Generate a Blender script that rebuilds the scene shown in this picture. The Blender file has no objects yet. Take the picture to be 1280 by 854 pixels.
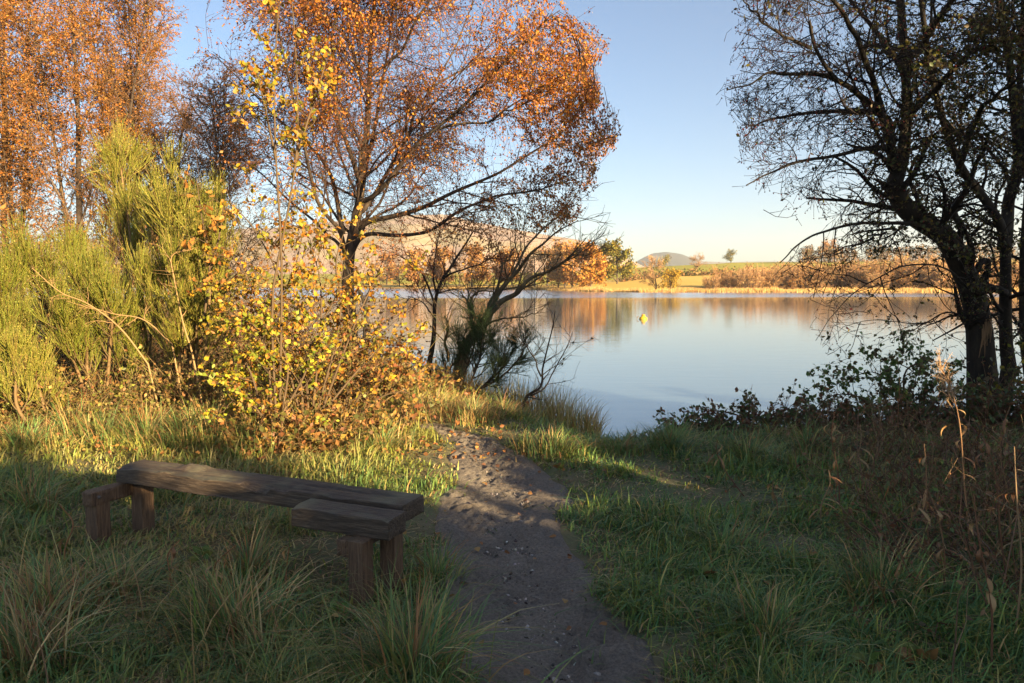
import bpy, math
import numpy as np

# ------------------------------------------------------------------ camera, sky, sun, exposure
S = bpy.context.scene
COL = S.collection
EYE = np.array([0.0, 0.0, 1.6]); PITCH = math.atan(74 / 924); F = 924.0
cam = bpy.data.objects.new("camera", bpy.data.cameras.new("camera"))
COL.objects.link(cam)
cam.data.sensor_width = 36; cam.data.lens = F / 1280 * 36
cam.data.clip_start = 0.05; cam.data.clip_end = 20000
cam.location = EYE; cam.rotation_euler = (math.pi / 2 - PITCH, 0, 0)
S.camera = cam

SUN_EL = math.radians(14)
SUN_AZ = math.radians(139)            # clockwise from +Y (the view direction): behind and to the right
sdir = np.array([math.sin(SUN_AZ) * math.cos(SUN_EL), math.cos(SUN_AZ) * math.cos(SUN_EL), math.sin(SUN_EL)])
w = bpy.data.worlds.new("World"); S.world = w; w.use_nodes = True
nt = w.node_tree; bg = nt.nodes["Background"]
sky = nt.nodes.new("ShaderNodeTexSky"); sky.sky_type = 'NISHITA'; sky.sun_disc = False
sky.sun_elevation = SUN_EL; sky.sun_rotation = SUN_AZ
sky.air_density = 0.85; sky.dust_density = 0.7; sky.ozone_density = 2.2; sky.altitude = 100
nt.links.new(sky.outputs[0], bg.inputs[0]); bg.inputs[1].default_value = 0.05
sun = bpy.data.objects.new("sun", bpy.data.lights.new("sun", 'SUN')); COL.objects.link(sun)
sun.data.energy = 5.0; sun.data.angle = math.radians(0.55); sun.data.color = (1.0, 0.76, 0.43)
from mathutils import Vector, Matrix
sun.rotation_euler = Vector(-sdir).to_track_quat('-Z', 'Y').to_euler()
S.view_settings.view_transform = 'Standard'; S.view_settings.look = 'None'
S.view_settings.exposure = 2.14; S.view_settings.gamma = 1
S.cycles.use_denoising = True
S.cycles.max_bounces = 6; S.cycles.diffuse_bounces = 3; S.cycles.glossy_bounces = 3
S.cycles.transmission_bounces = 3; S.cycles.transparent_max_bounces = 4; S.cycles.volume_bounces = 0
S.cycles.caustics_reflective = False; S.cycles.caustics_refractive = False

rng = np.random.default_rng(11)
WATER = -0.85

# ------------------------------------------------------------------ placement helpers (photo pixel -> world point)
_f = np.array([0, math.cos(PITCH), -math.sin(PITCH)]); _u = np.array([0, math.sin(PITCH), math.cos(PITCH)])
def ray(px, py):
    return np.array([(px - 640) / F, 0, 0]) + _u * (-(py - 427) / F) + _f
def at(px, py, D):
    d = ray(px, py); return EYE + d * (D / d[1])
def gp(px, py, z=0.0):
    d = ray(px, py); return EYE + d * ((z - EYE[2]) / d[2])
def project(P):
    Q = P - EYE
    dep = Q @ _f
    return 640 + F * Q[..., 0] / dep, 427 - F * (Q @ _u) / dep

# ------------------------------------------------------------------ numeric noise
def _h(i, j, s):
    n = (i.astype(np.int64) * 374761393 + j.astype(np.int64) * 668265263 + s * 1442695041) & 0x7fffffff
    n = ((n ^ (n >> 13)) * 1274126177) & 0x7fffffff
    return ((n ^ (n >> 16)) & 0xffff) / 65535.0
def vn(x, y, s=0):
    x = np.asarray(x, float); y = np.asarray(y, float)
    i = np.floor(x); j = np.floor(y); u = x - i; v = y - j
    u = u * u * (3 - 2 * u); v = v * v * (3 - 2 * v)
    a = _h(i, j, s); b = _h(i + 1, j, s); c = _h(i, j + 1, s); d = _h(i + 1, j + 1, s)
    return (a + (b - a) * u) * (1 - v) + (c + (d - c) * u) * v
def fbm(x, y, s=0, o=4):
    t = 0; a = .5
    for k in range(o):
        t = t + a * (vn(x, y, s + k) * 2 - 1); x = np.asarray(x) * 2.03 + 7.1; y = np.asarray(y) * 2.03 - 3.7; a *= .5
    return t
def sstep(a, b, x):
    t = np.clip((x - a) / (b - a), 0, 1); return t * t * (3 - 2 * t)

# ------------------------------------------------------------------ mesh building
class MB:
    def __init__(s): s.v = []; s.q = []; s.t = []; s.c = []; s.n = 0
    def add(s, v, f, c=(1, 1, 1)):
        v = np.asarray(v, float).reshape(-1, 3); f = np.asarray(f, np.int64)
        c = np.asarray(c, float)
        if c.ndim == 1: c = np.broadcast_to(c, (len(v), 3))
        s.v.append(v); s.c.append(c)
        (s.q if f.shape[1] == 4 else s.t).append(f + s.n); s.n += len(v)
    def mesh(s, name, off=None, smooth=True):
        me = bpy.data.meshes.new(name)
        if not s.v: return me
        v = np.concatenate(s.v)
        if off is not None: v = v - np.asarray(off)
        q = np.concatenate(s.q) if s.q else np.zeros((0, 4), np.int64)
        t = np.concatenate(s.t) if s.t else np.zeros((0, 3), np.int64)
        me.vertices.add(len(v)); me.vertices.foreach_set("co", v.astype(np.float32).ravel())
        lv = np.concatenate([q.ravel(), t.ravel()]).astype(np.int32)
        ls = np.concatenate([np.arange(len(q)) * 4, len(q) * 4 + np.arange(len(t)) * 3]).astype(np.int32)
        me.loops.add(len(lv)); me.loops.foreach_set("vertex_index", lv)
        me.polygons.add(len(ls)); me.polygons.foreach_set("loop_start", ls)
        if smooth: me.polygons.foreach_set("use_smooth", np.ones(len(ls), bool))
        me.update(calc_edges=True)
        a = me.attributes.new("tint", 'FLOAT_COLOR', 'POINT')
        c = np.concatenate(s.c); a.data.foreach_set("color", np.c_[c, np.ones(len(c))].astype(np.float32).ravel())
        return me

def tag(o, label=None, cat=None, group=None, kind=None):
    if label: o["label"] = label
    if cat: o["category"] = cat
    if group: o["group"] = group
    if kind: o["kind"] = kind
    return o
def link(name, me, m, parent=None, kind=None):
    o = bpy.data.objects.new(name, me); COL.objects.link(o)
    if m is not None and not me.materials: me.materials.append(m)
    if parent is not None: o.parent = parent
    if kind: o["kind"] = kind
    return o
def obj(name, mb, m, parent=None, kind=None, smooth=True):
    off = None
    if parent is not None:
        p = parent; off = np.zeros(3)
        while p is not None: off = off + np.array(p.location); p = p.parent
    return link(name, mb.mesh(name, off, smooth), m, parent, kind)
def thing(name, label, cat, loc, group=None):
    o = bpy.data.objects.new(name, None); COL.objects.link(o); o.location = tuple(float(x) for x in loc)
    o.empty_display_size = .2
    return tag(o, label, cat, group)
def dup(root, loc, rz=0, sc=1, label=None):
    r = root.copy(); COL.objects.link(r); r.location = tuple(float(x) for x in loc); r.rotation_euler = (0, 0, rz)
    r.scale = (sc, sc, sc) if np.isscalar(sc) else sc
    if label: r["label"] = label
    for ch in root.children:
        c = ch.copy(); COL.objects.link(c); c.parent = r
        for g in ch.children:
            d = g.copy(); COL.objects.link(d); d.parent = c
    return r

def norm(v): return v / np.maximum(np.linalg.norm(v, axis=-1, keepdims=True), 1e-9)
def tubes(mb, P, R, sides=3, col=(1, 1, 1), cap=False):
    P = np.asarray(P, float); R = np.asarray(R, float)
    n, k, _ = P.shape
    if n == 0: return
    T = norm(np.gradient(P, axis=1))
    ref = np.where(np.abs(T[:, :1, 2:3]) > .8, np.array([1., 0, 0]), np.array([0, 0, 1.]))
    A = norm(np.cross(T, np.broadcast_to(ref, T.shape))); B = np.cross(T, A)
    an = np.arange(sides) / sides * 2 * math.pi
    V = P[:, :, None] + R[:, :, None, None] * (A[:, :, None] * np.cos(an)[None, None, :, None] + B[:, :, None] * np.sin(an)[None, None, :, None])
    i = np.arange(n)[:, None, None] * k * sides; j = np.arange(k - 1)[None, :, None] * sides; s = np.arange(sides)[None, None]
    s2 = (s + 1) % sides
    Fq = np.stack(np.broadcast_arrays(i + j + s, i + j + s2, i + j + sides + s2, i + j + sides + s), -1).reshape(-1, 4)
    c = np.asarray(col, float)
    if c.ndim == 2: c = np.repeat(c, k * sides, axis=0)
    mb.add(V.reshape(-1, 3), Fq, c)
def resample(pts, k):
    pts = np.asarray(pts, float); p = np.vstack([2 * pts[0] - pts[1], pts, 2 * pts[-1] - pts[-2]])
    n = len(pts) - 1; out = []
    for u in np.linspace(0, n, k):
        i = min(int(u), n - 1); t = u - i; a, b, c, d = p[i], p[i + 1], p[i + 2], p[i + 3]
        out.append(.5 * ((2 * b) + (c - a) * t + (2 * a - 5 * b + 4 * c - d) * t * t + (3 * b - a - 3 * c + d) * t ** 3))
    return np.array(out)
def grow(P, R, nch, t0, t1, ang, length, K, wob=.15, trop=(0, 0, 0), ratio=.5, rmin=.003, fall=.5, angsd=.2, lsd=.3, g=None):
    g = g or rng
    m, k, _ = P.shape
    t = t0 + (t1 - t0) * (np.arange(nch)[None] + g.uniform(0, 1, (m, nch))) / nch
    fi = t * (k - 1); i0 = np.clip(fi.astype(int), 0, k - 2); fr = (fi - i0)[..., None]
    mi = np.arange(m)[:, None]
    a, b = P[mi, i0], P[mi, i0 + 1]
    pos = a + (b - a) * fr; T = norm(b - a)
    rp = R[mi, i0] * (1 - fr[..., 0]) + R[mi, i0 + 1] * fr[..., 0]
    v = g.normal(size=T.shape); v -= (v * T).sum(-1, keepdims=True) * T; v = norm(v)
    an = ang + angsd * g.normal(size=t.shape)
    d = norm(np.cos(an)[..., None] * T + np.sin(an)[..., None] * v)
    L = length * (1 - fall * t) * np.clip(1 + lsd * g.normal(size=t.shape), .3, 2)
    d = d.reshape(-1, 3); L = L.reshape(-1); p = pos.reshape(-1, 3); n = len(L)
    out = np.empty((n, K, 3)); out[:, 0] = p; st = (L / (K - 1))[:, None]
    trop = np.asarray(trop, float)
    for q in range(1, K):
        d = norm(d + wob * g.normal(size=d.shape) + trop); p = p + d * st; out[:, q] = p
    r0 = np.maximum(rp.reshape(-1) * ratio, rmin)
    rr = r0[:, None] * np.linspace(1, .3, K)[None]
    return out, np.maximum(rr, rmin * .6)

def frames(n, g, tilt=1.0, d=None):
    """random rotation matrices; columns: side, forward (leaf length), normal"""
    f = g.normal(size=(n, 3)) * np.array([1, 1, tilt]) if d is None else d
    f = norm(f); u = norm(g.normal(size=(n, 3)) + np.array([0, 0, .4])); s = norm(np.cross(f, u)); u = np.cross(s, f)
    return np.stack([s, f, u], -1)
def scatter(mb, tv, tf, pos, M, sc, cols):
    tv = np.asarray(tv, float); tf = np.asarray(tf); n = len(pos)
    if n == 0: return
    V = np.einsum('nij,vj->nvi', M, tv) * np.asarray(sc).reshape(-1, 1, 1) + pos[:, None]
    Fx = (np.arange(n)[:, None, None] * len(tv) + tf[None]).reshape(-1, tf.shape[1])
    mb.add(V.reshape(-1, 3), Fx, np.repeat(cols, len(tv), axis=0))
LEAF = (np.array([[0, 0, 0], [.32, .45, .1], [0, 1, 0], [-.32, .45, .1]]), np.array([[0, 1, 2], [0, 2, 3]]))
OVAL = (np.array([[0, 0, 0], [.26, .22, .07], [.33, .55, .1], [0, 1, -.06], [-.33, .55, .1], [-.26, .22, .07], [0, .5, 0]]),
        np.array([[0, 1, 6], [1, 2, 6], [2, 3, 6], [3, 4, 6], [4, 5, 6], [5, 0, 6]]))
def along(P, n, g, t0=.1, t1=1.0):
    m, k, _ = P.shape
    i = np.repeat(np.arange(m), n); t = g.uniform(t0, t1, len(i)) * (k - 1); j = np.clip(t.astype(int), 0, k - 2); f = (t - j)[:, None]
    return P[i, j] * (1 - f) + P[i, j + 1] * f
def pal(n, g, cols, wts=None, jit=.18):
    cols = np.array(cols, float); i = g.choice(len(cols), n, p=None if wts is None else np.array(wts) / sum(wts))
    return np.clip(cols[i] * (1 + jit * g.normal(size=(n, 1))) * (1 + .06 * g.normal(size=(n, 3))), .004, .9)

# ------------------------------------------------------------------ materials
def mk(name):
    m = bpy.data.materials.new(name); m.use_nodes = True; t = m.node_tree
    b = t.nodes["Principled BSDF"]; return m, t, b
def nd(t, typ, **kw):
    n = t.nodes.new(typ)
    for k, v in kw.items():
        if k in n.inputs: n.inputs[k].default_value = v
        else: setattr(n, k, v)
    return n
def ramp(t, fac, stops):
    r = t.nodes.new("ShaderNodeValToRGB"); e = r.color_ramp.elements
    while len(e) < len(stops): e.new(.5)
    for x, (p, c) in zip(e, stops): x.position = p; x.color = (*c, 1)
    t.links.new(fac, r.inputs[0]); return r.outputs[0]
def noise(t, scale, detail=5, rough=.6, coord='Object', stretch=None):
    tc = t.nodes.new("ShaderNodeTexCoord"); n = nd(t, "ShaderNodeTexNoise", Scale=scale, Detail=detail, Roughness=rough)
    src = tc.outputs[coord]
    if stretch:
        mp = t.nodes.new("ShaderNodeMapping"); mp.inputs['Scale'].default_value = stretch; t.links.new(src, mp.inputs[0]); src = mp.outputs[0]
    t.links.new(src, n.inputs['Vector']); return n.outputs['Fac']
def bump(t, b, h, s, d):
    n = nd(t, "ShaderNodeBump", Strength=s, Distance=d); t.links.new(h, n.inputs['Height']); t.links.new(n.outputs[0], b.inputs['Normal'])
def tint_mat(name, rough=.55, trans=.0, spec=.3, vary=.0):
    m, t, b = mk(name)
    a = t.nodes.new("ShaderNodeAttribute"); a.attribute_name = "tint"; c = a.outputs['Color']
    if vary:
        oi = t.nodes.new("ShaderNodeObjectInfo"); hs = t.nodes.new("ShaderNodeHueSaturation")
        mr = nd(t, "ShaderNodeMapRange"); mr.inputs[3].default_value = 1 - vary; mr.inputs[4].default_value = 1 + vary
        t.links.new(oi.outputs['Random'], mr.inputs[0]); t.links.new(mr.outputs[0], hs.inputs['Value']); t.links.new(c, hs.inputs['Color']); c = hs.outputs[0]
    t.links.new(c, b.inputs['Base Color']); b.inputs['Roughness'].default_value = rough; b.inputs['Specular IOR Level'].default_value = spec
    if trans:
        tr = t.nodes.new("ShaderNodeBsdfTranslucent"); mx = t.nodes.new("ShaderNodeMixShader"); mx.inputs[0].default_value = trans
        t.links.new(c, tr.inputs[0]); t.links.new(b.outputs[0], mx.inputs[1]); t.links.new(tr.outputs[0], mx.inputs[2])
        t.links.new(mx.outputs[0], t.nodes["Material Output"].inputs[0])
    return m
def bark_mat(name, stops, scale=9, bs=.8, bd=.02, stretch=(1, 1, .25)):
    m, t, b = mk(name); f = noise(t, scale, 6, .65, stretch=stretch)
    t.links.new(ramp(t, f, stops), b.inputs['Base Color']); b.inputs['Roughness'].default_value = .9; b.inputs['Specular IOR Level'].default_value = .2
    bump(t, b, f, bs, bd); return m
M_leaf = tint_mat("leaf_tissue", .5, .35, .3)
M_far = tint_mat("distant_leaf_tissue", .8, .25, .1, vary=.2)
M_grass = tint_mat("grass_blade", .5, .25, .3)
M_twig = tint_mat("twig_bark", .85, 0, .2)
M_dry = tint_mat("dry_stem", .7, .15, .2)
M_birch = bark_mat("birch_bark", [(.3, (.022, .016, .013)), (.52, (.055, .04, .03)), (.72, (.11, .08, .055)), (.85, (.22, .18, .14))], 7)
M_dark = bark_mat("hawthorn_bark", [(.3, (.012, .010, .008)), (.55, (.035, .028, .022)), (.75, (.07, .055, .035)), (.9, (.06, .075, .03))], 9)
M_grey = bark_mat("lichened_bark", [(.3, (.05, .038, .025)), (.55, (.13, .10, .06)), (.8, (.2, .17, .09))], 10)

# ------------------------------------------------------------------ near terrain
SX = np.array([-400, -60, -20, -12, -6, -3.5, -2, -.6, .3, .9, 1.4, 2.3, 4, 6, 8, 14, 40, 400.])
SY = np.array([330, 90, 55, 40, 25, 18.6, 16.4, 13.6, 11.7, 10.5, 9.9, 9.2, 9.2, 10.2, 11.6, 17, 45, 330.])
def shore(x): return np.interp(x, SX, SY) + .25 * fbm(np.asarray(x) * .9, 0 * np.asarray(x) + 3, 5, 3)
_le = [(854, 560), (760, 553), (700, 556), (650, 566), (620, 572), (600, 577), (570, 570), (552, 562), (540, 545), (528, 528)]
_re = [(854, 838), (760, 790), (700, 748), (650, 706), (620, 698), (600, 688), (570, 655), (552, 615), (540, 580), (528, 550)]
LE = np.array([gp(x, y)[:2] for y, x in _le]); RE = np.array([gp(x, y)[:2] for y, x in _re])
def pedge(y):
    xl = np.interp(y, np.r_[-4, LE[:, 1]], np.r_[-.2, LE[:, 0]]); xr = np.interp(y, np.r_[-4, RE[:, 1]], np.r_[.75, RE[:, 0]])
    n1 = .2 * fbm(np.asarray(y) * 2.2, np.asarray(y) * 0 + 1, 31, 4); n2 = .2 * fbm(np.asarray(y) * 2.2, np.asarray(y) * 0 + 5, 37, 4)
    return xl + n1, xr + n2
PEND = LE[-1, 1]
def inpath(x, y):
    """signed distance inside the trodden path (positive inside)"""
    xl, xr = pedge(y); return np.minimum(np.minimum(x - xl, xr - x), PEND - y)
def gz0(x, y):
    x = np.asarray(x, float); y = np.asarray(y, float)
    d = shore(x) - y
    wd = np.interp(x, [-8, -3, 0, 1.0, 1.8, 3, 8], [5, 4.5, 4.6, 4.2, 2.0, 1.6, 2.])
    z = -.85 * (1 - sstep(0, 1, d / wd * .5 + .5) ) * 2
    z = np.where(d > 0, np.maximum(z, -.85 * (1 - np.clip(d / wd, 0, 1)) ** 1.25), -.85 - .5 * np.clip(-d, 0, 4.4))
    land = sstep(-.3, 1.5, d)
    z = z + land * (.07 * fbm(x * .55, y * .55, 3, 3) + .035 * fbm(x * 2.3, y * 2.3, 9, 3))
    z = z + .10 * np.exp(-(((x + .25) / .75) ** 2 + ((y - 9.6) / .8) ** 2)) + .06 * np.exp(-(((x - .55) / .4) ** 2 + ((y - 7.9) / .45) ** 2))
    far = np.hypot(x, y - 5)
    return z + land * sstep(20, 120, far) * 2 * (fbm(x * .01, y * .01, 4, 3) + .3)
def gz(x, y):
    p = inpath(np.asarray(x, float), np.asarray(y, float))
    return gz0(x, y) - .07 * sstep(-.05, .12, p)
def axis(lo, hi, step, far):
    a = np.arange(lo, hi + 1e-6, step); k = step * 1.35 ** np.arange(1, 40); k = np.cumsum(k); k = k[k < far]
    return np.r_[lo - k[::-1], a, hi + k]
gx = axis(-10, 10, .15, 900); gy = axis(0, 17, .14, 900)
X, Y = np.meshgrid(gx, gy)
def sheet(mb, X, Y, Z, col=(1, 1, 1)):
    r, c = X.shape; i = np.arange((r - 1) * c).reshape(r - 1, c)[:, :-1].ravel()
    mb.add(np.c_[X.ravel(), Y.ravel(), Z.ravel()], np.c_[i, i + 1, i + c + 1, i + c], col)
mb = MB(); sheet(mb, X, Y, gz(X, Y))
m, t, b = mk("turf_soil")
f1 = noise(t, 1.4, 6, .6); f2 = noise(t, 18, 5, .7)
mx = nd(t, "ShaderNodeMix", data_type='RGBA'); t.links.new(f2, mx.inputs[0])
t.links.new(ramp(t, f1, [(.35, (.08, .095, .04)), (.6, (.11, .09, .05))]), mx.inputs[6])
t.links.new(ramp(t, f1, [(.35, (.11, .14, .05)), (.65, (.19, .15, .075))]), mx.inputs[7])
t.links.new(mx.outputs[2], b.inputs['Base Color']); b.inputs['Roughness'].default_value = .95; bump(t, b, f2, .8, .03)
tag(obj("ground", mb, m), kind="structure")

# path: trodden mud with clods and heel marks
ys = np.linspace(.8, PEND - .02, 400); cs = np.linspace(0, 1, 84)
xl, xr = pedge(ys); XX = (xl - .14)[:, None] * (1 - cs) + (xr + .14)[:, None] * cs; YY = np.repeat(ys[:, None], 84, 1)
ins = inpath(XX, YY)
ZZ = gz0(XX, YY) - .012 - .03 * sstep(.05, .35, ins) - .05 * sstep(.02, -.12, ins)
ZZ += sstep(-.02, .1, ins) * (.016 * fbm(XX * 6, YY * 5, 51, 3) + .014 * np.abs(fbm(XX * 15, YY * 12, 55, 3)) + .012 * fbm(XX * 45, YY * 45, 58, 2))
g = np.random.default_rng(3)
for q in range(170):
    fy = g.uniform(2, PEND - .3); a_, b_ = pedge(fy); fx = g.uniform(a_ + .05, b_ - .05); an = g.normal() * .5
    dx = XX - fx; dy = YY - fy; u_ = dx * math.cos(an) + dy * math.sin(an); v_ = -dx * math.sin(an) + dy * math.cos(an)
    rr = np.sqrt((u_ / .045) ** 2 + (v_ / .1) ** 2)
    ZZ += -.008 * np.exp(-rr ** 4) + .006 * np.exp(-((rr - 1.15) / .25) ** 2)
mb = MB(); sheet(mb, XX, YY, ZZ)
m, t, b = mk("trodden_mud")
f1 = noise(t, 2.2, 5, .6); f2 = noise(t, 60, 6, .75); f3 = noise(t, 240, 3, .6)
ct = nd(t, "ShaderNodeMapRange"); ct.inputs[1].default_value = .38; ct.inputs[2].default_value = .64; t.links.new(f2, ct.inputs[0])
mx = nd(t, "ShaderNodeMix", data_type='RGBA'); t.links.new(ct.outputs[0], mx.inputs[0])
t.links.new(ramp(t, f1, [(.35, (.135, .108, .085)), (.65, (.22, .178, .14))]), mx.inputs[6])
t.links.new(ramp(t, f1, [(.35, (.29, .24, .19)), (.65, (.44, .37, .30))]), mx.inputs[7])
t.links.new(mx.outputs[2], b.inputs['Base Color'])
t.links.new(ramp(t, f1, [(.3, (.45,) * 3), (.6, (.85,) * 3)]), b.inputs['Roughness'])
ad = nd(t, "ShaderNodeMath", operation='ADD'); t.links.new(f2, ad.inputs[0]); t.links.new(f3, ad.inputs[1]); bump(t, b, ad.outputs[0], 1.0, .02)
tag(obj("path", mb, m), kind="structure")

# water
mb = MB(); wx = np.linspace(-420, 420, 60); wy = np.r_[np.linspace(7, 60, 30), np.linspace(70, 420, 40)]
X, Y = np.meshgrid(wx, wy); sheet(mb, X, Y, X * 0 + WATER)
m, t, b = mk("lake_water")
t.nodes.remove(b); out = t.nodes["Material Output"]
tc = t.nodes.new("ShaderNodeTexCoord"); mp = t.nodes.new("ShaderNodeMapping"); mp.inputs['Scale'].default_value = (.5, 2.2, 1)
t.links.new(tc.outputs['Object'], mp.inputs[0])
n1 = nd(t, "ShaderNodeTexNoise", Scale=1.6, Detail=3, Roughness=.5); t.links.new(mp.outputs[0], n1.inputs['Vector'])
sp = t.nodes.new("ShaderNodeSeparateXYZ"); t.links.new(tc.outputs['Object'], sp.inputs[0])
mp2 = t.nodes.new("ShaderNodeMapping"); mp2.inputs['Scale'].default_value = (.012, .03, 1); t.links.new(tc.outputs['Object'], mp2.inputs[0])
n2 = nd(t, "ShaderNodeTexNoise", Scale=1.0, Detail=3); t.links.new(mp2.outputs[0], n2.inputs['Vector'])
ma = nd(t, "ShaderNodeMath", operation='MULTIPLY_ADD'); ma.inputs[1].default_value = 40; t.links.new(n2.outputs['Fac'], ma.inputs[0]); t.links.new(sp.outputs['Y'], ma.inputs[2])
mr = nd(t, "ShaderNodeMapRange", interpolation_type='SMOOTHSTEP'); mr.inputs[1].default_value = 128; mr.inputs[2].default_value = 150; t.links.new(ma.outputs[0], mr.inputs[0])
st = nd(t, "ShaderNodeMapRange"); st.inputs[3].default_value = .035; st.inputs[4].default_value = .35; t.links.new(mr.outputs[0], st.inputs[0])
ro = nd(t, "ShaderNodeMapRange"); ro.inputs[3].default_value = .03; ro.inputs[4].default_value = .16; t.links.new(mr.outputs[0], ro.inputs[0])
bp = nd(t, "ShaderNodeBump", Distance=.12); t.links.new(st.outputs[0], bp.inputs['Strength']); t.links.new(n1.outputs['Fac'], bp.inputs['Height'])
gl = t.nodes.new("ShaderNodeBsdfGlossy"); gl.inputs[0].default_value = (.93, .95, .97, 1); t.links.new(ro.outputs[0], gl.inputs['Roughness']); t.links.new(bp.outputs[0], gl.inputs['Normal'])
df = t.nodes.new("ShaderNodeBsdfDiffuse"); df.inputs[0].default_value = (.10, .14, .17, 1)
lw = nd(t, "ShaderNodeFresnel", IOR=3.4); mxs = t.nodes.new("ShaderNodeMixShader")
t.links.new(lw.outputs[0], mxs.inputs[0]); t.links.new(df.outputs[0], mxs.inputs[1]); t.links.new(gl.outputs[0], mxs.inputs[2]); t.links.new(mxs.outputs[0], out.inputs[0])
tag(obj("water", mb, m), kind="structure")

# ------------------------------------------------------------------ far shore, fields, hills
def az(px): return math.atan((px - 640) / F)
SHPX = [-700, 300, 480, 560, 660, 740, 800, 1000, 1250, 2200]; SHR = [300, 330, 300, 262, 240, 195, 182, 178, 172, 170]
def far_z(a, r):
    """height of the land across the lake, from the bearing (radians) and distance along Y"""
    px = 640 + F * np.tan(a); sh = np.interp(px, SHPX, SHR)
    k = (r - sh)
    low = np.interp(k, [-20, 0, 4, 25, 150, 420, 900, 1500], [-2, -.85, -.55, -.2, 5.6, 17.5, 14, 8])
    sc = np.interp(px, [300, 700, 800, 915, 1010, 1250, 1700], [.55, .6, .78, 1.0, 1.05, 1.15, 1.1])
    return np.where(low > 0, low * sc, low) + sstep(20, 80, k) * (.5 * fbm(px * .01, r * .02, 71, 3))
aa = np.array([az(p) for p in np.linspace(-500, 2000, 420)])
def far_patch(name, m, k0, k1, nk, a_sel=None, kk=None):
    A = aa if a_sel is None else a_sel
    px = 640 + F * np.tan(A); sh = np.interp(px, SHPX, SHR)
    k = np.linspace(0, 1, nk)[:, None]
    lo = np.interp(px, *k0)[None]; hi = np.interp(px, *k1)[None]
    Kk = lo + (hi - lo) * k; Rr = sh[None] + Kk
    mb = MB(); sheet(mb, np.tan(A)[None] * Rr, Rr, far_z(np.broadcast_to(A[None], Rr.shape), Rr))
    return tag(obj(name, mb, m), kind="structure")
def soil(name, stops, scale, st=None, bs=.3, bd=.3):
    m, t, b = mk(name); f = noise(t, scale, 6, .6, stretch=st); t.links.new(ramp(t, f, stops), b.inputs['Base Color'])
    b.inputs['Roughness'].default_value = .95; b.inputs['Specular IOR Level'].default_value = .1; bump(t, b, f, bs, bd); return m
M_rough = soil("rough_pasture", [(.3, (.36, .21, .07)), (.7, (.5, .31, .1))], .15)
M_gold = soil("stubble_field", [(.3, (.58, .37, .085)), (.7, (.68, .46, .12))], .05, (1, .3, 1))
M_green = soil("green_pasture", [(.3, (.33, .30, .04)), (.7, (.43, .37, .055))], .03)
E0 = ([0, 3000], [-15, -15]); E1 = ([700, 760, 940, 1000, 3000], [9, 9, 9, 9, 9])
E2 = ([700, 790, 880, 960, 1040, 3000], [60, 118, 128, 135, 128, 120]); E3 = ([0, 3000], [900, 900])
far_patch("shore_margin", M_rough, E0, E1, 10)
far_patch("stubble_field", M_gold, E1, E2, 26)
far_patch("pasture_field", M_green, E2, E3, 40)

M_moor = soil("moorland", [(.3, (.32, .21, .15)), (.5, (.44, .31, .22)), (.62, (.36, .28, .15)), (.75, (.5, .39, .28))], .006, bs=.5, bd=6)
M_hill = soil("wooded_hill", [(.3, (.045, .05, .045)), (.6, (.08, .075, .06)), (.75, (.22, .18, .12))], .01, bs=.5, bd=6)
M_blue = soil("distant_moor", [(.3, (.2, .17, .13)), (.7, (.3, .25, .18))], .004, bs=.3, bd=6)
def hill(name, m, prof, r0, r1, r2, s, base=350, rough=1.0):
    prof = np.array(prof, float); px = np.linspace(prof[0, 0], prof[-1, 0], 160)
    py = np.interp(px, prof[:, 0], prof[:, 1]); py = np.convolve(np.pad(py, 4, mode='edge'), np.ones(9) / 9, 'valid')
    A = np.arctan((px - 640) / F); rr = np.r_[np.linspace(r0, r1, 36), np.linspace(r1, r2, 14)[1:]]
    PX, RR = np.meshgrid(px, rr); PY = np.broadcast_to(py, PX.shape)
    top = 1.6 + (353 - PY) / F * r1; u = (RR - r0) / (r1 - r0)
    prf = np.where(u < 1, np.sin(np.clip(u, 0, 1) * math.pi / 2) ** 1.3, 1 - .8 * ((RR - r1) / (r2 - r1)) ** 2)
    Z = -3 + (top + 3) * prf + rough * top * .10 * fbm(PX * .02, RR * .004, s, 4) * np.sin(np.clip(u, 0, 1) * math.pi)
    mb = MB(); sheet(mb, (PX - 640) / F * RR, RR, Z); return tag(obj(name, mb, m), kind="structure")
hill("moorland_hill", M_moor, [(-500, 345), (-200, 320), (100, 305), (300, 292), (420, 281), (520, 274), (580, 277), (640, 293), (700, 298), (745, 306), (800, 335), (860, 352)], 700, 1700, 2600, 81)
hill("conifer_hill", M_hill, [(730, 326), (750, 308), (764, 311), (778, 319), (800, 336)], 1745, 1770, 2300, 83, rough=.2)
hill("dome_hill", M_hill, [(770, 345), (800, 324), (815, 317), (832, 315.5), (850, 318), (866, 324), (890, 340)], 3000, 3500, 4300, 85, rough=.4)
hill("distant_ridge", M_blue, [(740, 345), (790, 333), (850, 325), (900, 329), (960, 326.5), (1010, 328), (1060, 325), (1150, 324), (1300, 320), (1700, 318), (2000, 330)], 3300, 3900, 4600, 87)

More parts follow.
